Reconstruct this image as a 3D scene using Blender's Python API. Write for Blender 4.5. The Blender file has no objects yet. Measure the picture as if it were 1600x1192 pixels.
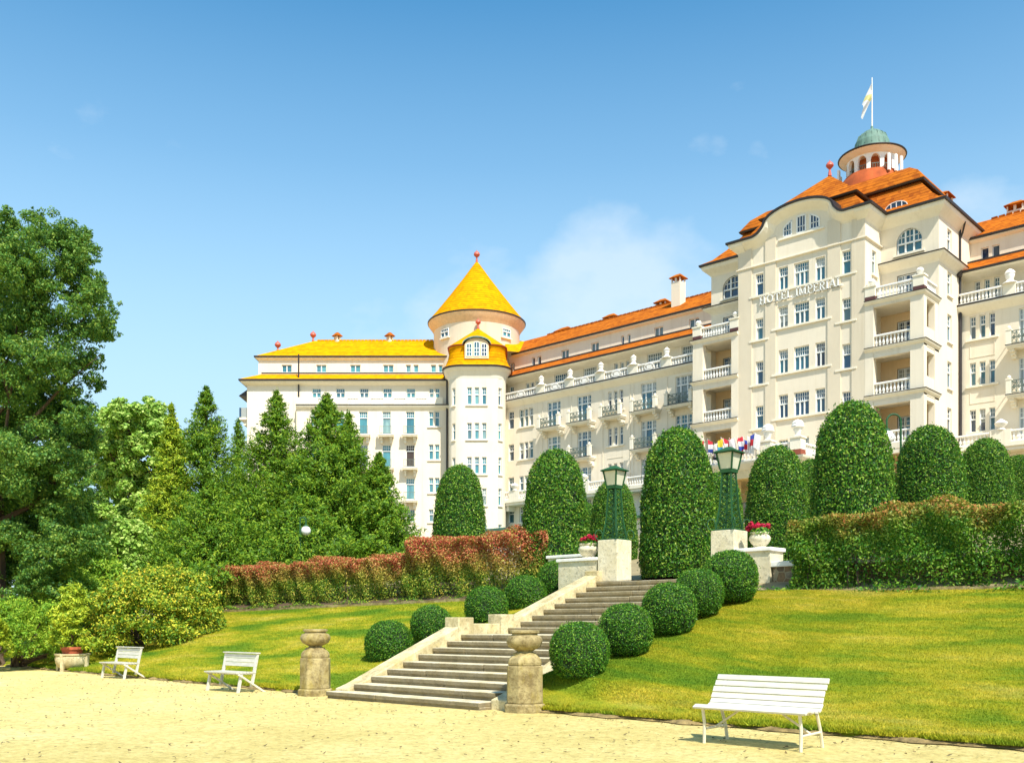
import bpy, math, random
import numpy as np
from mathutils import Vector

# ------------------------------------------------------------------ camera, sky, sun, exposure
SC = bpy.context.scene
COL = SC.collection
TH = math.radians(42.58)
CT, ST = math.cos(TH), math.sin(TH)
FOC, CX, HOR = 1540.0, 800.0, 975.0

cd = bpy.data.cameras.new('camera')
cam = bpy.data.objects.new('camera', cd); COL.objects.link(cam)
cam.location = (0, 0, 0)
cam.rotation_euler = (math.radians(90), 0, TH)
cd.sensor_width = 36.0
cd.lens = 36.0 * FOC / 1600.0
cd.shift_y = (HOR - 596.0) / 1600.0
cd.clip_start = 0.1
cd.clip_end = 6000
SC.camera = cam

SUN_EL = math.radians(52)
SUN_XY = Vector((0.905, -0.425)).normalized()
w = bpy.data.worlds.new('World'); SC.world = w; w.use_nodes = True
nt = w.node_tree; N = nt.nodes; L = nt.links
bg = N['Background']
sky = N.new('ShaderNodeTexSky'); sky.sky_type = 'NISHITA'
sky.sun_disc = False
sky.sun_elevation = SUN_EL
sky.sun_rotation = math.atan2(SUN_XY.x, SUN_XY.y)
sky.air_density = 1.0; sky.dust_density = 0.8; sky.ozone_density = 2.0; sky.altitude = 300
hsv = N.new('ShaderNodeHueSaturation'); hsv.inputs['Saturation'].default_value = 1.28; hsv.inputs['Hue'].default_value = 0.484; hsv.inputs['Value'].default_value = 0.95
L.new(sky.outputs[0], hsv.inputs['Color'])
tc = N.new('ShaderNodeTexCoord')
# brighter toward the horizon (thin summer haze)
sepz = N.new('ShaderNodeSeparateXYZ'); L.new(tc.outputs['Generated'], sepz.inputs[0])
hz = N.new('ShaderNodeValToRGB'); he = hz.color_ramp.elements
he[0].position = 0.0; he[0].color = (.86, .86, .86, 1); he[1].position = 0.54; he[1].color = (0, 0, 0, 1)
e = he.new(0.20); e.color = (.80, .80, .80, 1)
e = he.new(0.30); e.color = (.56, .56, .56, 1)
e = he.new(0.42); e.color = (.22, .22, .22, 1)
L.new(sepz.outputs['Z'], hz.inputs[0])
mixh = N.new('ShaderNodeMixRGB'); mixh.inputs[2].default_value = (2.7, 3.75, 4.4, 1)
L.new(hz.outputs[0], mixh.inputs[0]); L.new(hsv.outputs[0], mixh.inputs[1])
# soft cumulus banks: noise over direction, kept near three bearings
mp = N.new('ShaderNodeMapping'); mp.inputs['Scale'].default_value = (5.0, 5.0, 8.5)
mp.inputs['Location'].default_value = (3.1, 0.4, 1.7)
L.new(tc.outputs['Generated'], mp.inputs['Vector'])
nz = N.new('ShaderNodeTexNoise'); nz.inputs['Scale'].default_value = 1.6; nz.inputs['Detail'].default_value = 9; nz.inputs['Roughness'].default_value = 0.55
L.new(mp.outputs[0], nz.inputs['Vector'])
def bank(px, py, rad, amp):
    a, b = (px - 800) / 1540.0, (975 - py) / 1540.0
    d = Vector((-ST + CT * a, CT + ST * a, b)).normalized()
    mpv = N.new('ShaderNodeVectorMath'); mpv.operation = 'DISTANCE'; mpv.inputs[1].default_value = d
    L.new(tc.outputs['Generated'], mpv.inputs[0])
    r = N.new('ShaderNodeMapRange'); r.interpolation_type = 'SMOOTHSTEP'; r.inputs['From Min'].default_value = rad; r.inputs['From Max'].default_value = rad * .35; r.inputs['To Max'].default_value = amp
    L.new(mpv.outputs['Value'], r.inputs['Value']); return r.outputs[0]
tot = None
for args in ((940, 500, .145, .38), (760, 520, .12, .34), (1050, 455, .10, .34), (1520, 345, .06, .34), (1580, 350, .05, .34), (1100, 240, .035, .20), (1180, 255, .025, .2), (520, 520, .10, .2)):
    o_ = bank(*args)
    if tot is None: tot = o_
    else:
        q = N.new('ShaderNodeMath'); q.operation = 'MAXIMUM'; L.new(tot, q.inputs[0]); L.new(o_, q.inputs[1]); tot = q.outputs[0]
q = N.new('ShaderNodeMath'); q.operation = 'ADD'; L.new(nz.outputs['Fac'], q.inputs[0]); L.new(tot, q.inputs[1])
cr = N.new('ShaderNodeValToRGB'); cr.color_ramp.elements[0].position = 0.68; cr.color_ramp.elements[1].position = 0.98
cr.color_ramp.elements[1].color = (.50, .50, .50, 1)
L.new(q.outputs[0], cr.inputs[0])
mix = N.new('ShaderNodeMixRGB'); mix.inputs[2].default_value = (3.7, 4.15, 4.5, 1)
L.new(cr.outputs[0], mix.inputs[0]); L.new(mixh.outputs[0], mix.inputs[1])
L.new(mix.outputs[0], bg.inputs['Color'])
bg.inputs['Strength'].default_value = 0.15

sl = bpy.data.lights.new('sun', 'SUN'); sl.energy = 4.3; sl.angle = math.radians(0.5); sl.color = (1.0, 0.955, 0.86)
so = bpy.data.objects.new('sun', sl); COL.objects.link(so)
to_sun = Vector((SUN_XY.x * math.cos(SUN_EL), SUN_XY.y * math.cos(SUN_EL), math.sin(SUN_EL)))
so.rotation_euler = to_sun.to_track_quat('Z', 'Y').to_euler()
so.location = to_sun * 200

SC.view_settings.view_transform = 'Standard'
SC.view_settings.look = 'None'
SC.view_settings.gamma = 1
SC.view_settings.exposure = 0.70
SC.cycles.max_bounces = 6
SC.cycles.diffuse_bounces = 3
SC.cycles.transparent_max_bounces = 6

random.seed(7)
RNG = np.random.default_rng(11)

# ------------------------------------------------------------------ helpers
def ray(px):
    a = (px - CX) / FOC
    return (-ST + CT * a, CT + ST * a)
def at(px, py, y=None, x=None, z=None, d=None):
    """a photo pixel on a known plane -> the place it stands"""
    rx, ry = ray(px); b = (HOR - py) / FOC
    if y is not None: t = y / ry
    elif x is not None: t = x / rx
    elif z is not None: t = z / b
    else: t = d
    return Vector((rx * t, ry * t, b * t))

class Fr:
    """a facade plane: origin, direction along it (s), outward normal (n), height (z)"""
    def __init__(self, ox, oy, dx, dy):
        l = math.hypot(dx, dy); self.o = (ox, oy); self.d = (dx / l, dy / l); self.n = (dy / l, -dx / l)
    def p(self, s, n, z):
        return (self.o[0] + self.d[0] * s + self.n[0] * n, self.o[1] + self.d[1] * s + self.n[1] * n, z)
    def s(self, px):
        rx, ry = ray(px)
        k = (self.o[0] * self.n[0] + self.o[1] * self.n[1]) / (rx * self.n[0] + ry * self.n[1])
        return (rx * k - self.o[0]) * self.d[0] + (ry * k - self.o[1]) * self.d[1]

class MB:
    """collects shapes; build() links them as one mesh object"""
    def __init__(self): self.v = []; self.f = []
    def add(self, vs, fs):
        k = len(self.v); self.v += [tuple(q) for q in vs]; self.f += [tuple(i + k for i in f) for f in fs]
    def hexa(self, c8):
        self.add(c8, [(0, 3, 2, 1), (4, 5, 6, 7), (0, 1, 5, 4), (1, 2, 6, 5), (2, 3, 7, 6), (3, 0, 4, 7)])
    def box(self, x0, x1, y0, y1, z0, z1):
        self.hexa([(x0, y0, z0), (x1, y0, z0), (x1, y1, z0), (x0, y1, z0), (x0, y0, z1), (x1, y0, z1), (x1, y1, z1), (x0, y1, z1)])
    def fbox(self, fr, s0, s1, n0, n1, z0, z1):
        P = fr.p
        self.hexa([P(s0, n1, z0), P(s1, n1, z0), P(s1, n0, z0), P(s0, n0, z0), P(s0, n1, z1), P(s1, n1, z1), P(s1, n0, z1), P(s0, n0, z1)])
    def poly(self, pts): self.add(pts, [tuple(range(len(pts)))])
    def bar(self, a, b, w, h=None, up=(0, 0, 1)):
        a = Vector(a); b = Vector(b); h = h or w; d = (b - a).normalized(); u = Vector(up)
        if abs(d.dot(u)) > .98: u = Vector((0, 1, 0))
        s = d.cross(u).normalized() * (w / 2); u2 = s.cross(d).normalized() * (h / 2)
        self.hexa([a - s - u2, a + s - u2, b + s - u2, b - s - u2, a - s + u2, a + s + u2, b + s + u2, b - s + u2])
    def tube(self, pts, rads, n=8, cap=True):
        pts = [Vector(p) for p in pts]
        if not hasattr(rads, '__len__'): rads = [rads] * len(pts)
        k = len(self.v); prev = None
        for i, p in enumerate(pts):
            d = (pts[min(i + 1, len(pts) - 1)] - pts[max(i - 1, 0)]).normalized()
            if prev is None:
                u = Vector((0, 0, 1)) if abs(d.z) < .9 else Vector((1, 0, 0))
            else: u = prev
            s = d.cross(u).normalized(); u = s.cross(d).normalized(); prev = u
            for j in range(n):
                t = 2 * math.pi * j / n
                self.v.append(tuple(p + (s * math.cos(t) + u * math.sin(t)) * rads[i]))
        for i in range(len(pts) - 1):
            for j in range(n):
                a = k + i * n + j; b = k + i * n + (j + 1) % n
                self.f.append((a, b, b + n, a + n))
        if cap:
            self.f.append(tuple(k + j for j in reversed(range(n)))); self.f.append(tuple(k + (len(pts) - 1) * n + j for j in range(n)))
    def lathe(self, c, prof, n=16, rot=0.0, sx=1.0):
        k = len(self.v)
        for r, z in prof:
            for j in range(n):
                t = 2 * math.pi * j / n + rot
                self.v.append((c[0] + r * math.cos(t) * sx, c[1] + r * math.sin(t), c[2] + z))
        for i in range(len(prof) - 1):
            for j in range(n):
                a = k + i * n + j; b = k + i * n + (j + 1) % n
                self.f.append((a, b, b + n, a + n))
        self.f.append(tuple(k + j for j in reversed(range(n)))); self.f.append(tuple(k + (len(prof) - 1) * n + j for j in range(n)))
    def sweep(self, path, prof, closed=False, caps=True):
        """profile of (outward, z) carried along an xy path, mitred at the corners"""
        P = [Vector((p[0], p[1])) for p in path]; n = len(P); k = len(self.v); m = len(prof)
        for i in range(n):
            if closed: a = P[(i - 1) % n]; b = P[(i + 1) % n]
            else: a = P[i - 1] if i else None; b = P[i + 1] if i < n - 1 else None
            d1 = (P[i] - a).normalized() if a is not None else (b - P[i]).normalized()
            d2 = (b - P[i]).normalized() if b is not None else d1
            n1 = Vector((d1.y, -d1.x)); n2 = Vector((d2.y, -d2.x)); mt = n1 + n2
            mt = mt / max(mt.dot(n1), .25)
            for o, z in prof:
                q = P[i] + mt * o; self.v.append((q.x, q.y, z))
        for i in range(n if closed else n - 1):
            for j in range(m):
                a = k + i * m + j; b = k + i * m + (j + 1) % m
                c = k + ((i + 1) % n) * m
                self.f.append((a, c + j, c + (j + 1) % m, b))
        if caps and not closed:
            self.f.append(tuple(k + j for j in range(m))); self.f.append(tuple(k + (n - 1) * m + j for j in reversed(range(m))))
    def build(self, name, m, parent=None, origin=None, smooth=False):
        o = Vector(origin) if origin is not None else (WL[parent.as_pointer()] if parent is not None else Vector((0, 0, 0)))
        me = bpy.data.meshes.new(name)
        me.from_pydata([(q[0] - o.x, q[1] - o.y, q[2] - o.z) for q in self.v], [], self.f)
        me.update()
        if smooth: me.polygons.foreach_set('use_smooth', [True] * len(me.polygons)); me.set_sharp_from_angle(angle=math.radians(38))
        return link(name, me, m, parent, o)
WL = {}
KEEP = []
def link(name, me, m, parent=None, o=None):
    if m is not None: me.materials.append(m)
    ob = bpy.data.objects.new(name, me); COL.objects.link(ob); KEEP.append(ob)
    if parent is not None: ob.parent = parent
    elif o is not None: ob.location = o
    WL[ob.as_pointer()] = Vector(o) if o is not None else Vector((0, 0, 0))
    return ob
def thing(name, label, cat, loc, group=None):
    o = bpy.data.objects.new(name, None); COL.objects.link(o); KEEP.append(o)
    o.location = loc; o['label'] = label; o['category'] = cat; o.empty_display_size = .3
    if group: o['group'] = group
    WL[o.as_pointer()] = Vector(loc)
    return o
def tag(o, label, cat, group=None):
    o['label'] = label; o['category'] = cat
    if group: o['group'] = group
    return o
def struct(o): o['kind'] = 'structure'; return o
def copy_thing(root, loc, rz=None, label=None, scale=None):
    r = root.copy(); COL.objects.link(r); r.location = loc; KEEP.append(r)
    if rz is not None: r.rotation_euler = (0, 0, rz)
    if scale is not None: r.scale = scale
    if label: r['label'] = label
    for ch in list(root.children):
        c = ch.copy(); COL.objects.link(c); c.parent = r
        for g in list(ch.children):
            d = g.copy(); COL.objects.link(d); d.parent = c
    return r

# ------------------------------------------------------------------ materials
def newmat(name):
    m = bpy.data.materials.new(name); m.use_nodes = True
    return m, m.node_tree, m.node_tree.nodes['Principled BSDF']
def nd(t, typ, **kw):
    n = t.nodes.new(typ)
    for k, v in kw.items():
        if k in n.inputs: n.inputs[k].default_value = v
        else: setattr(n, k, v)
    return n
def ramp(t, fac, stops):
    r = t.nodes.new('ShaderNodeValToRGB'); e = r.color_ramp.elements
    e[0].position, e[0].color = stops[0][0], (*stops[0][1], 1)
    e[1].position, e[1].color = stops[-1][0], (*stops[-1][1], 1)
    for p, c in stops[1:-1]:
        q = e.new(p); q.color = (*c, 1)
    t.links.new(fac, r.inputs[0]); return r.outputs[0]
def mixc(t, fac, a, b, mode='MIX'):
    m = t.nodes.new('ShaderNodeMixRGB'); m.blend_type = mode
    for i, q in ((0, fac), (1, a), (2, b)):
        if isinstance(q, (int, float)): m.inputs[i].default_value = q
        elif isinstance(q, tuple): m.inputs[i].default_value = (*q, 1)
        else: t.links.new(q, m.inputs[i])
    return m.outputs[0]
def bump(t, b, h, dist, strength=.6):
    n = nd(t, 'ShaderNodeBump', Strength=strength, Distance=dist)
    t.links.new(h, n.inputs['Height']); t.links.new(n.outputs[0], b.inputs['Normal'])
def pos(t): return t.nodes.new('ShaderNodeNewGeometry').outputs['Position']
def noise(t, scale, detail=6, rough=.6, vec=None, stretch=None):
    n = nd(t, 'ShaderNodeTexNoise', Scale=scale, Detail=detail, Roughness=rough)
    v = vec if vec is not None else pos(t)
    if stretch:
        mp = nd(t, 'ShaderNodeMapping', Scale=stretch); t.links.new(v, mp.inputs[0]); v = mp.outputs[0]
    t.links.new(v, n.inputs['Vector']); return n.outputs['Fac']
def plain(name, c, rough=.6, var=.12, scale=3.0, metallic=0.0, bmp=0.0, stretch=None):
    m, t, b = newmat(name)
    f = noise(t, scale, stretch=stretch)
    lo = tuple(q * (1 - var) for q in c); hi = tuple(min(1, q * (1 + var)) for q in c)
    t.links.new(ramp(t, f, [(.3, lo), (.7, hi)]), b.inputs['Base Color'])
    b.inputs['Roughness'].default_value = rough; b.inputs['Metallic'].default_value = metallic
    if bmp: bump(t, b, noise(t, scale * 8, 4), bmp)
    return m
def leafmat(name, stops, rough=.42, trans=.28, clump=.5, zred=None):
    """leaf colours vary leaf by leaf and clump by clump"""
    m, t, b = newmat(name)
    g = t.nodes.new('ShaderNodeNewGeometry')
    f = mixc(t, clump, g.outputs['Random Per Island'], noise(t, 1.1, 3))
    c = ramp(t, f, stops)
    if zred:
        z0, z1, rst = zred
        tcn = t.nodes.new('ShaderNodeTexCoord'); sp = t.nodes.new('ShaderNodeSeparateXYZ'); t.links.new(tcn.outputs['Object'], sp.inputs[0])
        jit = nd(t, 'ShaderNodeMath', operation='MULTIPLY_ADD'); t.links.new(noise(t, .9, 6, .7), jit.inputs[0]); jit.inputs[1].default_value = 2.2; t.links.new(sp.outputs['Z'], jit.inputs[2])
        mr = nd(t, 'ShaderNodeMapRange'); mr.inputs['From Min'].default_value = z0 + 1.1; mr.inputs['From Max'].default_value = z1 + 1.1
        t.links.new(jit.outputs[0], mr.inputs[0])
        c = mixc(t, mr.outputs[0], c, ramp(t, g.outputs['Random Per Island'], rst))
    t.links.new(c, b.inputs['Base Color']); b.inputs['Roughness'].default_value = rough
    b.inputs['Specular IOR Level'].default_value = .22
    tr = t.nodes.new('ShaderNodeBsdfTranslucent'); t.links.new(mixc(t, .5, c, (.25, .42, .03), 'MIX'), tr.inputs[0])
    ms = t.nodes.new('ShaderNodeMixShader'); ms.inputs[0].default_value = trans
    t.links.new(b.outputs[0], ms.inputs[1]); t.links.new(tr.outputs[0], ms.inputs[2])
    t.links.new(ms.outputs[0], t.nodes['Material Output'].inputs[0])
    return m

M = {}
def wallmat(name, c, dirt=.25):
    m, t, b = newmat(name)
    big = noise(t, .25, 5); fine = noise(t, 2.2, 8, .7, stretch=(1, 1, .3)); streak = noise(t, 1.3, 6, .65, stretch=(1.6, 1.6, .06))
    c1 = ramp(t, big, [(.3, tuple(q * .93 for q in c)), (.7, tuple(min(1, q * 1.04) for q in c))])
    c2 = mixc(t, ramp(t, fine, [(.45, (0, 0, 0)), (.8, (dirt, dirt, dirt))]), c1, tuple(q * k for q, k in zip(c, (.78, .72, .62))))
    c3 = mixc(t, ramp(t, streak, [(.54, (0, 0, 0)), (.74, (dirt * 1.5,) * 3)]), c2, tuple(q * k for q, k in zip(c, (.72, .68, .6))))
    t.links.new(c3, b.inputs['Base Color']); b.inputs['Roughness'].default_value = .85
    bump(t, b, noise(t, 14, 5), .012, .5)
    return m
M['wall'] = wallmat('cream_render', (.79, .70, .545))
M['tan'] = wallmat('tan_render', (.70, .605, .45))
M['peach'] = wallmat('peach_render_and_bounce', (.82, .60, .36))  # the dormer's own peach; on loggia backs a painted-in bounce light
M['trim'] = wallmat('pale_trim_render', (.84, .77, .62), .3)
M['white'] = wallmat('white_plaster', (.86, .83, .76), .35)
M['red_plinth'] = plain('dark_red_flashing', (.10, .035, .03), .6)
M['gutter'] = plain('dark_gutter_metal', (.035, .028, .025), .45, metallic=.3)
M['copper'] = plain('green_copper', (.12, .21, .16), .7, .3, 1.2, stretch=(3, 3, .3))
M['frame'] = plain('white_window_paint', (.80, .80, .76), .5, .06)
M['finial'] = plain('red_clay_finial', (.52, .11, .07), .5, .2)
M['iron'] = plain('green_grey_iron', (.13, .17, .14), .5, .2)
M['lampgreen'] = plain('dark_green_paint', (.010, .075, .018), .7, .2)
def tilemat(name, c, d):
    m, t, b = newmat(name)
    v = nd(t, 'ShaderNodeTexVoronoi', Scale=2.6); v.feature = 'F1'
    t.links.new(pos(t), v.inputs['Vector'])
    sp = t.nodes.new('ShaderNodeSeparateXYZ'); t.links.new(pos(t), sp.inputs[0])
    wv = nd(t, 'ShaderNodeMath', operation='MULTIPLY'); t.links.new(sp.outputs['Z'], wv.inputs[0]); wv.inputs[1].default_value = 3.1
    fr = nd(t, 'ShaderNodeMath', operation='FRACT'); t.links.new(wv.outputs[0], fr.inputs[0])
    col = mixc(t, .45, ramp(t, v.outputs['Color'], [(.2, d), (.55, c), (.9, tuple(min(1, q * 1.18) for q in c))]), ramp(t, noise(t, .7, 7), [(.3, d), (.65, c)]))
    col = mixc(t, ramp(t, fr.outputs[0], [(.0, (.9,) * 3), (.3, (0, 0, 0))]), col, tuple(q * .55 for q in d))
    t.links.new(col, b.inputs['Base Color']); b.inputs['Roughness'].default_value = .85; b.inputs['Specular IOR Level'].default_value = 0
    bump(t, b, fr.outputs[0], .08, .8)
    return m
M['tile'] = tilemat('orange_clay_tile', (.52, .155, .018), (.27, .065, .014))
M['tile_sunlit'] = tilemat('sunlit_clay_tile', (.76, .35, .004), (.58, .22, .006))  # clay tile with the yellow of direct sun put into its colour
def curtains(t, c):
    # net curtains drawn to the sides of some panes, blinds half down in others
    oi = t.nodes.new('ShaderNodeObjectInfo'); sp = t.nodes.new('ShaderNodeSeparateXYZ'); t.links.new(t.nodes.new('ShaderNodeTexCoord').outputs['Generated'], sp.inputs[0])
    def mth(op, a, b_=0.0):
        m_ = nd(t, 'ShaderNodeMath', operation=op)
        for i, q in ((0, a), (1, b_)):
            if isinstance(q, (int, float)): m_.inputs[i].default_value = q
            else: t.links.new(q, m_.inputs[i])
        return m_.outputs[0]
    r = oi.outputs['Random']; r2 = mth('FRACT', mth('MULTIPLY', r, 37.7)); r3 = mth('FRACT', mth('MULTIPLY', r, 91.3))
    side = mth('GREATER_THAN', mth('ABSOLUTE', mth('SUBTRACT', sp.outputs['X'], .5)), mth('SUBTRACT', .46, mth('MULTIPLY', r2, .26)))
    side = mth('MULTIPLY', side, mth('GREATER_THAN', r3, .5))
    bl = mth('MULTIPLY', mth('GREATER_THAN', sp.outputs['Z'], mth('SUBTRACT', 1.0, mth('MULTIPLY', r2, .8))), mth('LESS_THAN', r3, .16))
    return mixc(t, mth('MULTIPLY', mth('MAXIMUM', side, bl), .8), c, (.40, .41, .36))
def glassmat():
    m, t, b = newmat('window_glass')
    oi = t.nodes.new('ShaderNodeObjectInfo')
    c = ramp(t, oi.outputs['Random'], [(0, (.012, .03, .075)), (.35, (.02, .07, .13)), (.55, (.03, .16, .22)), (.75, (.05, .12, .12)), (.88, (.16, .19, .18)), (.94, (.28, .29, .25)), (.96, (.012, .012, .02))])
    tcn = t.nodes.new('ShaderNodeTexCoord')
    c = mixc(t, ramp(t, noise(t, .9, 4), [(.45, (0, 0, 0)), (.62, (.55,) * 3)]), c, (.035, .05, .06))
    c = curtains(t, c)
    t.links.new(c, b.inputs['Base Color']); b.inputs['Roughness'].default_value = .08
    b.inputs['Specular IOR Level'].default_value = .9
    bump(t, b, noise(t, 1.5, 2), .01, .25)
    return m
M['glass'] = glassmat()
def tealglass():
    m, t, b = newmat('window_glass_sky_reflection_tint'); oi = t.nodes.new('ShaderNodeObjectInfo')  # teal base colour paints in the reflected sky
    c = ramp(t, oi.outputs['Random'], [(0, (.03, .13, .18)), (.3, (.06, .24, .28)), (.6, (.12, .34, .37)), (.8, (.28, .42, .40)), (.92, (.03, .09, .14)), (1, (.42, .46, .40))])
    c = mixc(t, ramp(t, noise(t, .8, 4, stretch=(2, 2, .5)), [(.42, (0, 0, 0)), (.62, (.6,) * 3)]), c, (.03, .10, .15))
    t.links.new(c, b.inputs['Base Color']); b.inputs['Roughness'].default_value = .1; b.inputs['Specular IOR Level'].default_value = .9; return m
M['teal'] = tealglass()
M['dark'] = plain('dark_interior', (.05, .035, .03), .8)
def flatmat(name, c, rough=.5):
    return plain(name, c, rough, .08, 4)
def stonemat(name, c, d, sc=1.0, lichen=(.42, .33, .06)):
    m, t, b = newmat(name)
    a = noise(t, 3 * sc, 9, .7); q = noise(t, 18 * sc, 6, .7); s = noise(t, 2.4 * sc, 7, .7, stretch=(1, 1, .4))
    col = mixc(t, ramp(t, a, [(.38, (1, 1, 1)), (.6, (0, 0, 0))]), c, d)
    col = mixc(t, ramp(t, q, [(.52, (0, 0, 0)), (.72, (.8,) * 3)]), col, tuple(k * .4 for k in d))
    col = mixc(t, ramp(t, s, [(.5, (0, 0, 0)), (.68, (.5,) * 3)]), col, lichen)
    t.links.new(col, b.inputs['Base Color']); b.inputs['Roughness'].default_value = .9
    bump(t, b, q, .02, .8)
    return m
M['stone'] = stonemat('lichen_limestone', (.46, .37, .17), (.20, .145, .055), 1.3, (.36, .27, .02))
M['step'] = stonemat('worn_step_stone', (.74, .66, .46), (.54, .46, .28), lichen=(.40, .33, .10))
def dark_sides(m, c):
    # mottled darker tone on the side faces, treads left as they are
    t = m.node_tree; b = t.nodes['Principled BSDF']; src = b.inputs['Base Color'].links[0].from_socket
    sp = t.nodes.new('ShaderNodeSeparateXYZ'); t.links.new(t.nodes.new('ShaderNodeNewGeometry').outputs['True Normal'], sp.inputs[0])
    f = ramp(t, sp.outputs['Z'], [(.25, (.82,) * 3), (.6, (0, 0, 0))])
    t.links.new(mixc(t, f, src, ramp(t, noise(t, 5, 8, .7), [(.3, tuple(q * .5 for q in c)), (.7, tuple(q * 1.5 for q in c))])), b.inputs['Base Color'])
dark_sides(M['step'], (.135, .10, .045))
M['cheek'] = stonemat('weathered_cheek_stone', (.66, .57, .34), (.42, .34, .17), .8, (.46, .36, .10))
M['pale_stone'] = stonemat('pale_render_stone', (.76, .69, .50), (.64, .56, .37), .6, (.56, .49, .28))
M['terracotta'] = plain('terracotta', (.42, .10, .04), .8, .2, 6)
M['benchwhite'] = plain('white_bench_paint', (.60, .57, .48), .45, .16, 5, stretch=(1, 6, 6))
M['metalcream'] = plain('cream_painted_steel', (.68, .62, .46), .4, .15, 9)
M['globe'] = plain('opal_glass_globe', (.86, .86, .84), .2, .02)
M['lampglass'] = plain('frosted_lantern_glass', (.62, .60, .44), .25, .1)
M['bark'] = plain('bark', (.10, .065, .04), .9, .4, 6, bmp=.05, stretch=(1, 1, .2))
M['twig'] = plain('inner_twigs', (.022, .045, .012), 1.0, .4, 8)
M['soil'] = plain('dark_soil', (.10, .065, .03), 1.0, .5, 5, bmp=.06)
# ------------------------------------------------------------------ ground
def sm(a, b, x):
    t = np.clip((x - a) / (b - a), 0, 1); return t * t * (3 - 2 * t)
def edge(x): return 12.75 + .055 * np.maximum(0, -17 - x)
def ytop(x): return np.where(x > -14.0, 20.1, 21.7)
def ztop(x): return np.interp(x, [-62, -50, -40, -18, -16.5, -11.5, 5], [-.9, -.45, .42, .80, 1.05, .72, .66])
def ter0(x): return np.interp(x, [-60, -44, -39, 10], [-.8, -.1, 1.12, 1.12])
def height(x, y):
    e, yt, zt = edge(x), ytop(x), ztop(x)
    u = np.clip((y - e) / (yt - e), 0, 1)
    lawn = -1.44 + (zt + 1.44) * (u * .86 + .14 * u * u * (3 - 2 * u)) + .035 * np.sin(x * .9 + y * .5) * np.minimum(1, u * 4) * (1 - u)
    bank = .46 * np.exp(-((x + 10.7) / 2.0) ** 2) * np.sqrt(1 - u) * sm(0, .42, y - e)
    return lawn + bank
def hterr(x, y):
    zt = ztop(x); y0 = np.where(x > -14, 20.3, 22.0)
    t0 = zt + (np.maximum(ter0(x), zt) - zt) * sm(0, 1.2, y - y0)
    t0 = np.where((x > -16.3) & (x < -11.6), 1.12, t0)
    up = np.interp(y, [20, 22.5, 30, 45, 64, 80, 140], [0, 0.05, .95, 3.4, 6.3, 7.0, 10])
    far = np.interp(-x + y * .2, [60, 110], [0, 1.0])
    return t0 + up * (1 - .12 * far)
def grid(name, xs, ys, zf, m, skirt=None):
    X, Y = np.meshgrid(np.array(xs), np.array(ys)); Z = zf(X, Y)
    nx, ny = len(xs), len(ys); v = np.stack([X, Y, Z], -1).reshape(-1, 3)
    i = np.arange(ny * nx).reshape(ny, nx)
    f = np.stack([i[:-1, :-1], i[:-1, 1:], i[1:, 1:], i[1:, :-1]], -1).reshape(-1, 4)
    ob = link(name, npmesh(name, v, f, True), m); struct(ob); return ob
def npmesh(name, v, f, smooth=False):
    me = bpy.data.meshes.new(name); v = np.asarray(v, np.float32); f = np.asarray(f, np.int32); k = f.shape[1]
    me.vertices.add(len(v)); me.vertices.foreach_set('co', v.ravel())
    me.loops.add(f.size); me.loops.foreach_set('vertex_index', f.ravel())
    me.polygons.add(len(f)); me.polygons.foreach_set('loop_start', np.arange(0, f.size, k, dtype=np.int32))
    me.polygons.foreach_set('loop_total', np.full(len(f), k, np.int32))
    if smooth: me.polygons.foreach_set('use_smooth', np.ones(len(f), bool))
    me.update(calc_edges=True); me.validate(); return me

def grassmat(name, blade=False):
    m, t, b = newmat(name)
    patch = noise(t, .62, 7, .62, stretch=(.42, 1.5, 1.5)); mid = noise(t, 3.2, 6, .7, stretch=(.6, 1.4, 1)); fine = noise(t, 30, 6, .75)
    c = ramp(t, patch, [(.34, (.12, .25, .02)), (.43, (.24, .33, .022)), (.49, (.42, .41, .025)), (.58, (.57, .48, .045)), (.70, (.62, .52, .11))])
    c = mixc(t, ramp(t, mid, [(.42, (0, 0, 0)), (.66, (.6,) * 3)]), c, (.20, .30, .022))
    if blade:
        g = t.nodes.new('ShaderNodeNewGeometry'); c = mixc(t, 1.0, c, ramp(t, g.outputs['Random Per Island'], [(0, (.6, .7, .5)), (.5, (1, 1, 1)), (1, (1.35, 1.25, 1.3))]), 'MULTIPLY')
    else:
        c = mixc(t, ramp(t, fine, [(.35, (.5,) * 3), (.6, (0, 0, 0))]), c, (.10, .17, .01)); bump(t, b, fine, .05, 1.0)
    t.links.new(c, b.inputs['Base Color']); b.inputs['Roughness'].default_value = .95; b.inputs['Specular IOR Level'].default_value = .1
    if blade:
        tr = t.nodes.new('ShaderNodeBsdfTranslucent'); t.links.new(c, tr.inputs[0]); ms = t.nodes.new('ShaderNodeMixShader'); ms.inputs[0].default_value = .35
        t.links.new(b.outputs[0], ms.inputs[1]); t.links.new(tr.outputs[0], ms.inputs[2]); t.links.new(ms.outputs[0], t.nodes['Material Output'].inputs[0])
    return m
M['lawn'] = grassmat('lawn_grass')
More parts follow.
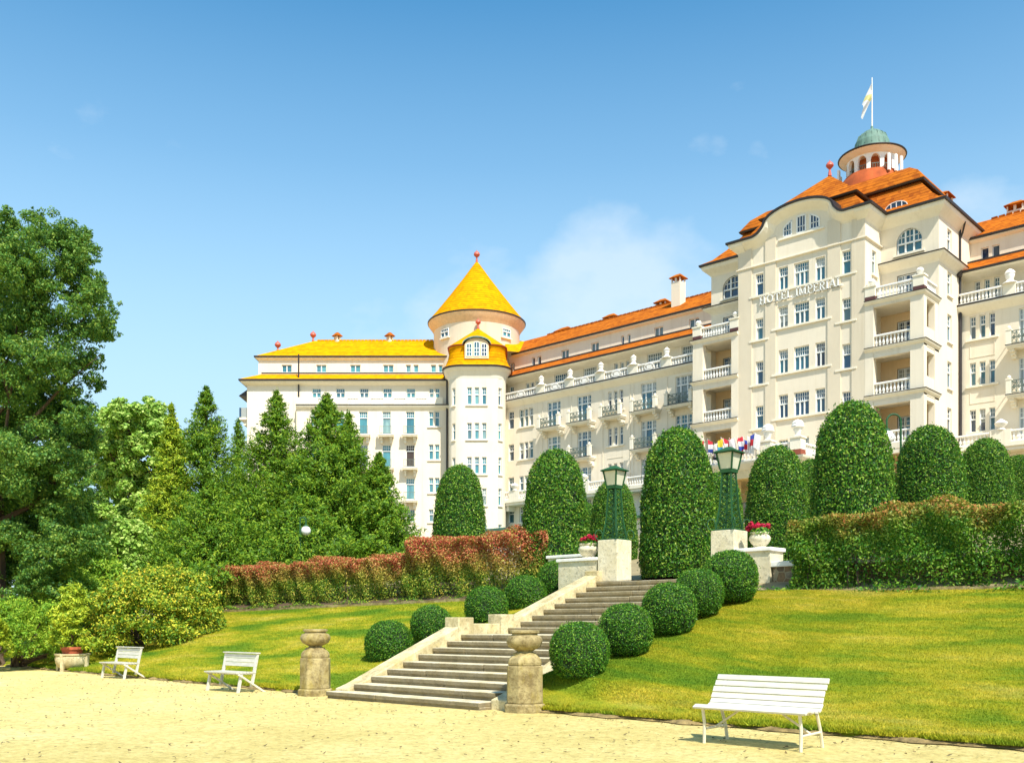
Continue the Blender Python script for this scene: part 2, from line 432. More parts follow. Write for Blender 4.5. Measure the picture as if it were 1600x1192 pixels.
def gravelmat():
    m, t, b = newmat('pale_gravel')
    a = noise(t, .35, 6); g = noise(t, 11, 8, .8); s = nd(t, 'ShaderNodeTexVoronoi', Scale=15.0); t.links.new(pos(t), s.inputs['Vector'])
    c = ramp(t, a, [(.3, (.70, .56, .19)), (.55, (.80, .655, .25)), (.75, (.85, .72, .33))])
    c = mixc(t, ramp(t, g, [(.34, (.9,) * 3), (.52, (0, 0, 0))]), c, (.40, .29, .09))
    c = mixc(t, ramp(t, g, [(.54, (0, 0, 0)), (.7, (.7,) * 3)]), c, (.86, .76, .44))
    c = mixc(t, ramp(t, s.outputs['Color'], [(.04, (.6,) * 3), (.08, (0, 0, 0)), (.95, (0, 0, 0)), (.98, (.4,) * 3)]), c, (.26, .18, .06))
    c = mixc(t, ramp(t, noise(t, 1.6, 9, .78), [(.58, (0, 0, 0)), (.70, (.55,) * 3)]), c, (.44, .36, .10))
    t.links.new(c, b.inputs['Base Color']); b.inputs['Roughness'].default_value = .95; b.inputs['Specular IOR Level'].default_value = .2
    bump(t, b, g, .05, 1.0)
    return m
M['gravel'] = gravelmat()
M['edge_soil'] = plain('brown_edge_soil', (.27, .19, .07), 1.0, .5, 7, bmp=.05)
M['earth'] = plain('terrace_earth', (.30, .24, .12), .95, .3, 2.0, bmp=.03)

grid('ground', np.linspace(-2500, 2500, 21), np.linspace(-2500, 2500, 21), lambda X, Y: 0 * X - 2.2, M['earth'])
# gravel: from behind the camera up to the lawn edge
gx = np.linspace(-95, 40, 90); gu = np.linspace(0, 1, 30)
GX, GU = np.meshgrid(gx, gu); GY = -60 + (edge(GX) + .12 + 60) * GU
GZ = -1.5 + .012 * np.sin(GX * 1.3) * np.cos(GY * 1.1)
gi = np.arange(GX.size).reshape(GX.shape)
struct(link('gravel_path', npmesh('gravel_path', np.stack([GX, GY, GZ], -1).reshape(-1, 3), np.stack([gi[:-1, :-1], gi[:-1, 1:], gi[1:, 1:], gi[1:, :-1]], -1).reshape(-1, 4), True), M['gravel']))

def lawn(xs, ny=36):
    xs = np.array(xs); u = np.linspace(0, 1, ny); X, U = np.meshgrid(xs, u)
    Y = edge(X) + .05 * np.sin(X * 2.7) + .04 * np.sin(X * 7.1 + 1) + (ytop(xs.mean() + 0 * X) + .15 - edge(X)) * U
    Z = height(X, Y)
    # a soil lip where the turf meets the gravel
    Y0 = Y[0:1] - .05; Z0 = Z[0:1] * 0 - 1.62
    X = np.vstack([X[0:1], X]); Y = np.vstack([Y0, Y]); Z = np.vstack([Z0, Z])
    i = np.arange(X.size).reshape(X.shape)
    return link('lawn', npmesh('lawn', np.stack([X, Y, Z], -1).reshape(-1, 3), np.stack([i[:-1, :-1], i[:-1, 1:], i[1:, 1:], i[1:, :-1]], -1).reshape(-1, 4), True), M['lawn'])
struct(lawn(np.linspace(-75, -16.45, 120)))
struct(lawn(np.linspace(-11.55, 14, 60)))
# the terrace and the hill the hotel stands on
def terr(xs, y0, y1, n):
    return grid('terrace', xs, np.concatenate([np.linspace(y0, 30, n), np.linspace(32, y1, 40)]), hterr, M['earth'])
terr(np.linspace(-16.2, -11.7, 8), 20.75, 150, 8)
terr(np.linspace(-11.55, 60, 40), 20.2, 150, 14)
terr(np.linspace(-190, -16.3, 80), 21.8, 150, 12)

# grass blades
def blades(n, xr, seed, hmin, hmax, fn=None, yr=None):
    g = np.random.default_rng(seed)
    x = g.uniform(*xr, n); e = edge(x); yt = ytop(np.full(n, sum(xr) / 2))
    u = g.random(n) if yr is None else g.uniform(yr[0], yr[1], n)
    y = e + (yt - e) * u; z = height(x, y) - .004
    h = g.uniform(hmin, hmax, n); a = g.uniform(0, 2 * np.pi, n); wd = h * .16 + .003
    lx, ly = g.normal(0, .45, n) * h, g.normal(0, .45, n) * h
    p = np.stack([x, y, z], -1); d = np.stack([np.cos(a) * wd, np.sin(a) * wd, 0 * a], -1)
    v = np.stack([p - d, p + d, p + np.stack([lx, ly, h], -1)], 1).reshape(-1, 3)
    return v, np.arange(3 * n).reshape(-1, 3)
gm = grassmat('grass_blades', True)
vs, fs, k = [], [], 0
for a in ((470000, (-11.5, 3), 1, .012, .034), (110000, (-11.5, -7.5), 2, .012, .03), (240000, (-38, -16.5), 3, .018, .045), (22000, (-11.5, 3), 4, .03, .085, None, (-.012, .012)), (14000, (-36, -16.5), 5, .04, .10, None, (-.01, .012))):
    v, f = blades(*a); vs.append(v); fs.append(f + k); k += len(v)
g = link('grass', npmesh('grass', np.vstack(vs), np.vstack(fs)), gm); g['kind'] = 'stuff'
# dry leaves and pebbles strewn over the gravel
g_ = np.random.default_rng(9); n = 2600; x = g_.uniform(-30, 0, n); y = edge(x) - 9 * g_.random(n) ** 1.6; sz = g_.uniform(.012, .034, n); a = g_.uniform(0, 6.28, n)
p = np.stack([x, y, np.full(n, -1.484)], -1); t1 = np.stack([np.cos(a), np.sin(a), .3 * g_.normal(size=n)], -1) * sz[:, None]; t2 = np.stack([-np.sin(a), np.cos(a), .3 * g_.normal(size=n)], -1) * sz[:, None] * .6
v = np.stack([p - t1, p - t2, p + t1, p + t2], 1).reshape(-1, 3); v[:, 2] = np.maximum(v[:, 2], -1.489) + .006
o = link('dry_leaves', npmesh('dry_leaves', v, np.arange(4 * n).reshape(-1, 4)), plain('dry_leaf_brown', (.16, .11, .035), .9, .5, 2)); o['kind'] = 'stuff'
# a bare earth edge, cut by the spade, between the turf and the gravel
for xa, xb in ((-75, -17.45), (-10.95, 14)):
    xs_ = np.linspace(xa, xb, int((xb - xa) * 9)); us = np.linspace(0, 1, 4); X, U = np.meshgrid(xs_, us)
    Y = edge(X) - .13 - .06 * np.sin(X * 3.7) - .04 * np.sin(X * 9.1) + U * .22; Z = -1.487 + .035 * np.sin(np.pi * U) * (1 + .6 * np.sin(X * 13) * np.sin(X * 5.3)) + .03 * U
    i_ = np.arange(X.size).reshape(X.shape); o = link('soil_edge', npmesh('soil_edge', np.stack([X, Y, Z], -1).reshape(-1, 3), np.stack([i_[:-1, :-1], i_[:-1, 1:], i_[1:, 1:], i_[1:, :-1]], -1).reshape(-1, 4), True), M['edge_soil']); struct(o)
# dark planting soil under the hedges
for nm, x0_, x1_, y0_, y1_ in (('planting_bed', -11.4, 12, 20.08, 21.03), ('planting_bed', -42, -18.7, 21.74, 26)):
    xs_ = np.linspace(x0_, x1_, 40); ys_ = np.linspace(y0_, y1_, 6)
    grid(nm, xs_, ys_, (lambda X, Y: ztop(X) + .02 + .03 * np.sin(X * 5) * np.cos(Y * 7)) if x0_ > -20 else (lambda X, Y: hterr(X, Y) + .02 + .02 * np.sin(X * 5)), M['soil'])
# ------------------------------------------------------------------ the hotel
hotel = thing('hotel', 'large cream hotel on the hill with orange tiled roofs, round corner tower and domed centre', 'hotel', (-45, 82, 7))
def part(mb, name, m, smooth=False, parent=None):
    return mb.build(name, M[m] if isinstance(m, str) else m, parent or hotel, smooth=smooth)
FC = Fr(0, 70.0, 1, 0); FK = Fr(0, 72.8, 1, 0); FW = Fr(0, 77.1, 1, 0); FW2 = Fr(0, 78.2, 1, 0); FA = Fr(0, 79.5, 1, 0)
def frd(d): return Fr(-ST * d, CT * d, CT, ST)
FL = frd(106.4); FL2 = frd(107.2); FLA = frd(108.7)
FSR = Fr(-25.3, 0, 0, 1); FCR = Fr(-29.5, 0, 0, 1)

def wall(mb, fr, s0, s1, z0, z1, holes=(), depth=.28, n=0.0):
    """a wall face with window openings and their reveals"""
    hs = [h for h in holes if h[0] < s1 and h[1] > s0]
    S = sorted({s0, s1, *[q for h in hs for q in h[:2]]}); S = [q for q in S if s0 <= q <= s1]
    Z = sorted({z0, z1, *[q for h in hs for q in h[2:4]]}); Z = [q for q in Z if z0 <= q <= z1]
    for i in range(len(S) - 1):
        run = None
        for j in range(len(Z) - 1):
            cs, cz = (S[i] + S[i + 1]) / 2, (Z[j] + Z[j + 1]) / 2
            inside = any(h[0] < cs < h[1] and h[2] < cz < h[3] for h in hs)
            if not inside and run is None: run = Z[j]
            if run is not None and (inside or j == len(Z) - 2):
                top = Z[j] if inside else Z[j + 1]
                mb.poly([fr.p(S[i], n, run), fr.p(S[i + 1], n, run), fr.p(S[i + 1], n, top), fr.p(S[i], n, top)]); run = None
    for a, b, c, d in hs:
        P = lambda s, k, z: fr.p(s, n - k, z)
        mb.poly([P(a, 0, c), P(a, depth, c), P(a, depth, d), P(a, 0, d)])
        mb.poly([P(b, 0, d), P(b, depth, d), P(b, depth, c), P(b, 0, c)])
        mb.poly([P(a, 0, d), P(a, depth, d), P(b, depth, d), P(b, 0, d)])
        mb.poly([P(a, 0, c), P(b, 0, c), P(b, depth, c), P(a, depth, c)])

def window(fr, s0, s1, z0, z1, name='window', lights=2, grid_=(2, 2), top=.40, n=0.0, arch=0, open_=False, fw=.065, glass='glass'):
    """frame with transom, mullions and small upper panes; the glass is its sub-part"""
    mb = MB(); w = s1 - s0; h = z1 - z0; N0, N1 = n - .24, n - .12
    B = lambda a, b, c, d, k=0: mb.fbox(fr, a, b, N0, N1 + k, c, d)
    B(s0, s0 + fw, z0, z1); B(s1 - fw, s1, z0, z1); B(s0 + fw, s1 - fw, z0, z0 + fw); B(s0 + fw, s1 - fw, z1 - fw, z1)
    zt = z1 - h * top
    if top > 0:
        B(s0 + fw, s1 - fw, zt - .05, zt + .05, .02)
        gx, gz = grid_
        for i in range(1, gx):
            c = s0 + fw + (w - 2 * fw) * i / gx; B(c - .016, c + .016, zt + .05, z1 - fw, -.03)
        for j in range(1, gz):
            c = zt + .06 + (z1 - fw - zt - .06) * j / gz; B(s0 + fw, s1 - fw, c - .016, c + .016, -.04)
        z_hi = zt - .06
    else: z_hi = z1 - fw
    for q in ((.27, .73) if name == 'french_window' and lights == 3 else [i / lights for i in range(1, lights)]):
        c = s0 + fw + (w - 2 * fw) * q; B(c - .05, c + .05, z0 + fw, z_hi if q not in (.27, .73) else z1 - fw, .01)
    if name == 'french_window': B(s0 + fw, s1 - fw, z0 + fw, z0 + fw + .16, .0)
    o = part(mb, name, 'frame')
    g = MB(); g.poly([fr.p(s0 + .02, n - .19, z0 + .02), fr.p(s1 - .02, n - .19, z0 + .02), fr.p(s1 - .02, n - .19, z1 - .02), fr.p(s0 + .02, n - .19, z1 - .02)])
    part(g, 'pane', 'dark' if open_ else (GL if glass == 'glass' else glass), parent=o)
    return o
GL = 'glass'
WINS = []          # (frame, s0, s1, z0, z1, options)
def sill(mb, fr, s0, s1, z, n=0.0, d=.14):
    q = MB(); q.fbox(fr, s0, s1, n + .003, n + d, z - .14, z); part(q, 'window_sill', 'trim')
def flush():
    global W
    if W.v: part(W, 'wall', 'wall')
    W = MB()

sills = MB(); W = MB()
# ---- central block front
cen = [(-39.8, -29.5)]
C3 = [(FC.s(1216.7), FC.s(1231)), (FC.s(1240.6), FC.s(1264)), (FC.s(1274), FC.s(1289))]
CN = [(FC.s(1180.8), FC.s(1192.5)), (FC.s(1316), FC.s(1329))]
rows3 = [(15.87, 17.67), (19.32, 21.12), (22.85, 24.45), (25.75, 27.50)]
rowsN = [(15.35, 17.1), (18.8, 20.6), (22.3, 23.95), (25.76, 27.45)]
holes = []
for z0, z1 in rows3:
    for i, (a, b) in enumerate(C3):
        holes.append((a, b, z0, z1)); window(FC, a, b, z0, z1, lights=(2, 3, 2)[i], grid_=((4, 2), (6, 2), (4, 2))[i])
    sill(sills, FC, C3[0][0] - .55, C3[2][1] + .55, z0 - .02)
for z0, z1 in rowsN:
    for a, b in CN:
        holes.append((a, b, z0, z1)); window(FC, a, b, z0, z1, lights=1, grid_=(3, 2), top=.42)
        sill(sills, FC, a - .5, b + .5, z0 - .02)
for i, (a, b) in enumerate(C3):
    holes.append((a, b, 12.6, 14.2)); window(FC, a, b, 12.6, 14.2, lights=2, grid_=(3, 2))
# gable outline
GXs = np.concatenate([[-39.8], np.linspace(-38.4, -37.35, 7), np.linspace(-37.3, -31.75, 25), np.linspace(-31.7, -30.85, 7), [-29.5]])
def gz(x):
    if x <= -38.4 or x >= -30.85: return 30.2
    if x < -37.32: t = (x + 38.4) / 1.08; return 30.2 + .65 * t * t
    if x > -31.73: t = (-30.85 - x) / .88; return 30.2 + .65 * t * t
    t = (x + 34.525) / 2.79; return 30.85 + 1.1 * math.sqrt(max(0, 1 - t * t * .98))
LU = [(FC.s(1224.8), FC.s(1237)), (FC.s(1245.8), FC.s(1259)), (FC.s(1266.5), FC.s(1280.4))]
holes += [(a, b, 29.75, z) for (a, b), z in zip(LU, (30.55, 30.95, 30.55))]
wall(W, FC, -39.8, -29.5, 5.5, 30.2, [h for h in holes if h[3] < 29])
# strip of gable wall with the three lunette lights
lz = 30.2
xs = sorted(set(list(GXs) + [q for a, b in LU for q in (a, b)]))
cx = (LU[0][0] + LU[2][1]) / 2; hwid = (LU[2][1] - LU[0][0]) / 2 + .25
def lun(x): return 29.75 + 1.25 * math.sqrt(max(0, 1 - ((x - cx) / hwid) ** 2))
WG = MB()
for i in range(len(xs) - 1):
    a, b = xs[i], xs[i + 1]; mid = (a + b) / 2
    inl = any(p < mid < q for p, q in LU)
    lo = [30.2, 30.2]
    if inl: lo = [max(30.2, lun(a)), max(30.2, lun(b))]
    WG.poly([(a, 70.0, lo[0]), (b, 70.0, lo[1]), (b, 70.0, gz(b)), (a, 70.0, gz(a))])
part(WG, 'gable', 'wall')
# lunette windows cut: reveal the wall strip z 29.75..30.2 by proud frames
for (a, b) in LU:
    mb = MB(); g = MB(); n0 = .012
    pts = [(q, lun(q) - .0) for q in np.linspace(a, b, 7)]
    top = [(x, 70.0 - n0, z) for x, z in pts]
    g.poly([(a, 70.0 - n0, 29.75), (b, 70.0 - n0, 29.75)] + top[::-1])
    for i in range(6):
        mb.bar((pts[i][0], 69.97, pts[i][1]), (pts[i + 1][0], 69.97, pts[i + 1][1]), .09, .1)
    mb.bar((a, 69.97, 29.75), (b, 69.97, 29.75), .09, .1); mb.bar((a, 69.97, 29.75), (a, 69.97, pts[0][1]), .09, .1, (1, 0, 0)); mb.bar((b, 69.97, 29.75), (b, 69.97, pts[-1][1]), .09, .1, (1, 0, 0))
    for k in (1, 2):
        x = a + (b - a) * k / 3; mb.bar((x, 69.975, 29.75), (x, 69.975, lun(x)), .05, .05, (1, 0, 0))
    mb.bar((a, 69.975, 30.2), (b, 69.975, 30.2), .05, .05)
    o = part(mb, 'lunette_window', 'frame'); part(g, 'pane', 'glass', parent=o)
sill(sills, FC, LU[0][0] - .4, LU[2][1] + .4, 29.68)
# pilaster strips, string course
tr = MB()
for a, b in ((-39.80, -38.62), (-37.45, -36.55), (-32.35, -31.35), (-30.5, -29.5)):
    tr = MB(); tr.fbox(FC, a, b, .003, .09, 6, 30.0); part(tr, 'pilaster', 'tan')
tr = MB()
tr.sweep([(-39.8, 72.8), (-39.8, 70), (-29.5, 70), (-29.5, 72.8)], [(0.0, 27.98), (.16, 28.04), (.16, 28.12), (0.0, 28.2)])
part(tr, 'string_course', 'wall')
# side faces of the centre
flush(); hc = [(71.2, 71.95, 25.75, 27.5)]
wall(W, FCR, 70, 72.8, 5.5, 30.2, hc); window(FCR, *hc[0], lights=1, grid_=(2, 2)); sill(sills, FCR, 71.05, 72.1, 25.72)
flush(); W.poly([(-39.8, 72.8, 5.5), (-39.8, 70, 5.5), (-39.8, 70, 30.2), (-39.8, 72.8, 30.2)])
flush()
# ---- flanking bays (plane of the loggia backs)
def arched(fr, a, b, z0, z1, lights, name='arched_window'):
    """arched-top opening: rectangular hole plus spandrels"""
    c, r = (a + b) / 2, (b - a) / 2; rise = min(r, .95); zs = z1 - rise; arc = [(c + r * math.cos(t), zs + rise * math.sin(t)) for t in np.linspace(math.pi, 0, 15)]
    W.add([fr.p(a, 0, z1)] + [fr.p(s, 0, z) for s, z in arc[:8]], [(0,) + tuple(range(8, 0, -1))])
    W.add([fr.p(b, 0, z1)] + [fr.p(s, 0, z) for s, z in arc[7:]], [(0,) + tuple(range(8, 0, -1))])
    mb = MB()
    for i in range(14): mb.bar(fr.p(arc[i][0], -.16, arc[i][1]), fr.p(arc[i + 1][0], -.16, arc[i + 1][1]), .1, .1)
    for s in (a + .05, b - .05): mb.fbox(fr, s - .05, s + .05, -.22, -.1, z0, zs)
    mb.fbox(fr, a + .1, b - .1, -.22, -.1, z0, z0 + .09); mb.fbox(fr, a + .1, b - .1, -.22, -.08, zs - .13, zs - .02)
    for k in range(1, lights):
        s = a + (b - a) * k / lights; zt = zs + rise * math.sqrt(max(0, 1 - ((s - c) / r) ** 2)); mb.fbox(fr, s - .055, s + .055, -.22, -.09, z0 + .09, zt - .04)
    for k in range(1, lights * 2):
        s = a + (b - a) * k / (lights * 2); zt = zs + rise * math.sqrt(max(0, 1 - ((s - c) / r) ** 2)); mb.fbox(fr, s - .02, s + .02, -.2, -.13, zs, zt - .04)
    mb.fbox(fr, a + .1, b - .1, -.2, -.13, zs + rise * .42, zs + rise * .42 + .045)
    o = part(mb, name, 'frame')
    g = MB(); g.poly([fr.p(a, -.2, z0)] + [fr.p(b, -.2, z0)] + [fr.p(s, -.2, z) for s, z in arc[::-1]]); part(g, 'pane', 'glass', parent=o)
SLAB = [12.9, 16.45, 19.9, 23.3]
for s0, s1, aw in ((-44.0, -39.8, (-42.9, -40.75)), (-29.5, -25.3, (FK.s(1401), FK.s(1440.7)))):
    hk = [(aw[0], aw[1], 27.2, 28.95)]
    right = s0 > -30
    for i, z in enumerate(SLAB):
        a, b = aw[0] + .05, aw[1] - .02
        hk.append((a, b, z + .06, z + 2.35))
        window(FK, a, b, z + .06, z + 2.35, name='french_window', lights=3, grid_=(6, 2), top=.30)
    wall(W, FK, s0, s1, 5.5, 23.2, hk); part(W, 'loggia_wall', 'peach'); W = MB(); wall(W, FK, s0, s1, 23.2, 30.2, hk)  # peach puts the warm light bounced inside the loggia into the wall colour
    arched(FK, aw[0], aw[1], 27.2, 28.95, 3)
    sill(sills, FK, aw[0] - .2, aw[1] + .2, 27.18); flush()
# right and left outer sides
hsr = [(74.55, 75.45, z0, z1) for z0, z1 in ((27.3, 28.95), (24.1, 25.8), (20.7, 22.7), (17.3, 19.25), (13.95, 15.85))]
wall(W, FSR, 72.8, 92, 5.5, 30.2, hsr)
for h in hsr: window(FSR, *h, lights=1, grid_=(2, 2)); sill(sills, FSR, h[0] - .12, h[1] + .12, h[2] - .02)
flush(); W.poly([(-44, 92, 5.5), (-44, 72.8, 5.5), (-44, 72.8, 30.2), (-44, 92, 30.2)])
W.poly([(-25.3, 92, 5.5), (-44, 92, 5.5), (-44, 92, 30.2), (-25.3, 92, 30.2)])
flush()
# cornice between the flanking bays' storeys
for pth in ([(-44, 80), (-44, 72.8), (-39.8, 72.8)], [(-29.5, 72.8), (-25.3, 72.8), (-25.3, 80)]):
    co = MB(); co.sweep(pth, [(0, 26.05), (.12, 26.2), (.5, 26.5), (.55, 26.62), (0, 26.7)]); o = part(co, 'cornice', 'trim')
    co = MB(); co.sweep(pth, [(.02, 26.705), (.585, 26.625), (.6, 26.70), (.02, 26.80)]); part(co, 'flashing', 'gutter', parent=o)
# ---- loggias
def baluster_run(mb, p0, p1, z0, z1, step=.24, w=.05):
    a = Vector(p0); b = Vector(p1); d = (b - a); Ln = d.length; d.normalize(); nn = max(1, int(Ln / step))
    u = Vector((d.y, -d.x))
    def pr(c, prof):
        k = len(mb.v)
        for r, z in prof:
            for e, f in ((-1, -1), (1, -1), (1, 1), (-1, 1)):
                q = c + d * (r * e) + u * (r * f); mb.v.append((q.x, q.y, z))
        for i in range(len(prof) - 1):
            for j in range(4):
                x = k + i * 4 + j; y = k + i * 4 + (j + 1) % 4; mb.f.append((x, y, y + 4, x + 4))
    h = z1 - z0
    for i in range(nn):
        c = a + d * (Ln * (i + .5) / nn)
        pr(c, [(w * .8, z0), (w * .8, z0 + h * .08), (w * 1.5, z0 + h * .32), (w * .75, z0 + h * .72), (w * 1.1, z0 + h)])
def balustrade(path, z, h=.9, name='balustrade', step=.24, th=.13):
    """rail, plinth and turned balusters along a path"""
    mb = MB()
    mb.sweep(path, [(-th, z + .01), (th, z + .01), (th, z + .12), (-th, z + .12)])
    mb.sweep(path, [(-th, z + h - .13), (th, z + h - .13), (th * 1.1, z + h - .05), (th * .9, z + h), (-th, z + h)])
    for i in range(len(path) - 1): baluster_run(mb, path[i], path[i + 1], z + .12, z + h - .13, step)
    return part(mb, name, 'white')
def vase(c, h=1.3, name='roof_urn', m='white'):
    mb = MB(); r = h * .30
    mb.lathe(c, [(r * 1.15, 0), (r * 1.15, h * .06), (r * .55, h * .16), (r * .42, h * .24), (r * .9, h * .42), (r * 1.12, h * .58), (r * 1.25, h * .66), (r * .95, h * .70), (r * .75, h * .82), (r * .3, h * .97), (r * .05, h)], 10)
    return part(mb, name, m, True)
Y0 = 69.9
for sgn, (xo, xi) in ((-1, (-44.0, -39.8)), (1, (-25.3, -29.5))):
    xl, xr = min(xo, xi), max(xo, xi); lg = MB()
    po = (xo, xo - sgn * .95) ; pi = (xi + sgn * .62, xi)
    op = sorted((po[1], pi[0]))
    for pr in (po, pi):
        lg.box(min(pr), max(pr), Y0, Y0 + .55, 5.5, 22.9)
    # rear outer pier against the wall, side parapet panels
    lg.box(min(xo, xo - sgn * .45), max(xo, xo - sgn * .45), 72.0, 72.79, 5.5, 22.9)
    for i, z in enumerate(SLAB):
        lg.box(xl - (.0), xr, Y0 + .004, 72.79, z - .42, z)
        if i < 3:
            lg.box(min(xo - sgn * .02, xo - sgn * .3), max(xo - sgn * .02, xo - sgn * .3), Y0 + .56, 71.99, z + .004, z + .95)
    # beams above the openings
    for i, z in enumerate(SLAB):
        b0 = z - (.75 if i < 3 else .5)
        lg.box(op[0] + .003, op[1] - .003, Y0 + .03, Y0 + .5, b0, z - .425)
        lg.box(min(xo - sgn * .03, xo - sgn * .5), max(xo - sgn * .03, xo - sgn * .5), Y0 + .56, 71.99, b0, z - .425)
    part(lg, 'loggia', 'wall')
    pth = [(xl, 72.78), (xl, Y0), (xr, Y0)] if sgn < 0 else [(xl, Y0), (xr, Y0), (xr, 72.78)]
    for i, z in enumerate(SLAB[1:]):
        tm = MB(); dk = MB()
        tm.sweep(pth, [(0.003, z - .3), (.14, z - .17), (.2, z - .05), (0.003, z + .0)])
        dk.sweep(pth, [(.02, z + .008), (.215, z - .045), (.225, z + .01), (.02, z + .05)])
        o = part(tm, 'loggia_cornice', 'trim'); part(dk, 'flashing', 'gutter', parent=o)
    for i, z in enumerate(SLAB[:3]):
        balustrade([(op[0], Y0 + .26), (op[1], Y0 + .26)], z, .92)
    zt = SLAB[3] + .03
    ends = [(xl, xl + .75), (xr - .75, xr)]
    for a, b in ends:
        pc = MB(); rp = MB(); pc.box(a, b, Y0 - .02, Y0 + .62, zt + .30, zt + 1.0); pc.box(a - .06, b + .06, Y0 - .08, Y0 + .68, zt + .99, zt + 1.1)
        rp.box(a, b, Y0 - .02, Y0 + .62, zt, zt + .297)
        part(pc, 'parapet_pier', 'trim'); part(rp, 'pier_base', 'red_plinth')
    balustrade([(xl + .76, Y0 + .25), (xr - .76, Y0 + .25)], zt, .95)
    bx = xo - sgn * .2
    balustrade([(bx, Y0 + .7), (bx, 72.7)] if sgn > 0 else [(bx, 72.7), (bx, Y0 + .7)], zt, .95)
    for a, b in ends: 
        mb = MB(); mb.lathe(((a + b) / 2, Y0 + .3, zt + 1.1), [(.16, 0), (.16, .06), (.08, .1), (.22, .22), (.26, .36), (.18, .5), (.03, .56)], 10); part(mb, 'ball_finial', 'white', True)
# ---- main eaves of the block
ev = MB(); gt = MB()
EP = [(0, 29.3), (.12, 29.45), (.55, 29.85), (.62, 30.0), (.62, 30.13), (0, 30.2)]
GP = [(.0, 30.205), (.64, 30.135), (.76, 30.14), (.78, 30.30), (.66, 30.32), (.0, 30.34)]
pl = [(-44, 92), (-44, 72.8), (-39.8, 72.8), (-39.8, 70), (-39.2, 70)]
pr_ = [(-30.1, 70), (-29.5, 70), (-29.5, 72.8), (-25.3, 72.8), (-25.3, 92)]
for p in (pl, pr_):
    q = MB(); q.sweep(p, EP); part(q, 'eaves_cornice', 'trim'); q = MB(); q.sweep(p, GP); part(q, 'gutter', 'gutter')
# gable cornice following the curve
def gsweep(mb, prof):
    xs2 = [x for x in np.linspace(-39.2, -30.1, 60)]
    k = len(mb.v); m = len(prof)
    for i, x in enumerate(xs2):
        a = xs2[max(i - 1, 0)]; b = xs2[min(i + 1, len(xs2) - 1)]; sl_ = (gz(b) - gz(a)) / (b - a); q = math.hypot(1, sl_); nx, nzv = -sl_ / q, 1 / q
        for o, dz in prof: mb.v.append((x + nx * dz, 70 - o, gz(x) + nzv * dz))
    for i in range(len(xs2) - 1):
        for j in range(m):
            a = k + i * m + j; b = k + i * m + (j + 1) % m; c = k + (i + 1) * m
            mb.f.append((a, c + j, c + (j + 1) % m, b))
gsweep(ev, [(0, -.75), (.12, -.6), (.5, -.3), (.62, -.2), (.62, -.07), (0, -.02)])
gsweep(gt, [(.0, .0), (.64, -.065), (.74, -.05), (.74, .10), (-.8, .14), (-.8, .0)])
part(ev, 'eaves_cornice', 'trim'); part(gt, 'gutter', 'gutter')
# ---- main roof: bell-cast lower tier, step, curved upper tier
def ringroof(mb, rings):
    k = len(mb.v)
    for x0, x1, y0, y1, z in rings: mb.v += [(x0, y0, z), (x1, y0, z), (x1, y1, z), (x0, y1, z)]
    for i in range(len(rings) - 1):
        for j in range(4):
            a = k + i * 4 + j; b = k + i * 4 + (j + 1) % 4; mb.f.append((a, b, b + 4, a + 4))
    mb.f.append(tuple(k + (len(rings) - 1) * 4 + j for j in range(4)))
def ins(x0, x1, y0, y1, e, z): return (x0 + e, x1 - e, y0 + e, y1 - e, z)
rf = MB(); E = (-44.75, -24.55, 72.05, 92.5)
ringroof(rf, [ins(*E, 0, 30.3), ins(*E, .8, 30.75), ins(*E, 1.7, 31.65), ins(*E, 2.8, 33.05)])
ringroof(rf, [ins(*E, 2.45, 33.2), ins(*E, 3.1, 34.15), ins(*E, 4.1, 34.95), ins(*E, 5.6, 35.55), ins(*E, 7.6, 35.9)])
E2 = (-40.45, -28.85, 69.35, 84.0)
ringroof(rf, [ins(*E2, .9, 30.35), ins(*E2, 1.4, 31.15), ins(*E2, 2.1, 32.1)])
x0, x1, y0, y1 = E2; q = 1.8; z0 = 32.25
rid = [(x0 + q, y0 + q, z0), (x1 - q, y0 + q, z0), (x1 - q, 84, z0), (x0 + q, 84, z0), (-34.65, 75.3, 35.9), (-34.65, 84, 36.0)]
rf.add(rid, [(0, 1, 4), (1, 2, 5, 4), (3, 0, 4, 5), (2, 3, 5)])
part(rf, 'roof', 'tile')
st = MB()
st.sweep([(x0 + q, 80), (x0 + q, y0 + q), (x1 - q, y0 + q), (x1 - q, 80)], [(-.3, z0 - .14), (.0, z0 - .14), (.06, z0 - .02), (-.2, z0 - .004)])
q2 = 2.45; X0, X1, Y0_, Y1 = E
st.sweep([(X0 + q2, 88), (X0 + q2, Y0_ + q2), (X1 - q2, Y0_ + q2), (X1 - q2, 88)], [(-.35, 33.03), (.0, 33.03), (.06, 33.17), (-.2, 33.19)])
part(st, 'roof_step', 'gutter')
# eyebrow dormer
dm = MB(); c = at(1406, 322, y=73.6)
k = 9; rimf = [(c.x + .82 * math.cos(t) , 72.95, c.z - .35 + .46 * math.sin(t)) for t in np.linspace(math.pi, 0, k)]
rimb = [(c.x + 1.3 * math.cos(t), 74.6, c.z + .15 + .5 * math.sin(t)) for t in np.linspace(math.pi, 0, k)]
dm.add(rimf + rimb, [(i, i + 1, i + 1 + k, i + k) for i in range(k - 1)])
dmo = part(dm, 'eyebrow_dormer', 'tile', True)
g = MB(); g.add(rimf, [tuple(range(k))]); part(g, 'pane', 'glass', parent=dmo)
g = MB()
for i in range(k - 1): g.bar((rimf[i][0], 72.92, rimf[i][2]), (rimf[i + 1][0], 72.92, rimf[i + 1][2]), .035, .05)
for s in (-.4, 0, .4): g.bar((c.x + s, 72.92, c.z - .35), (c.x + s, 72.92, c.z + .04), .05, .05, (1, 0, 0))
part(g, 'frame', 'frame', parent=dmo)
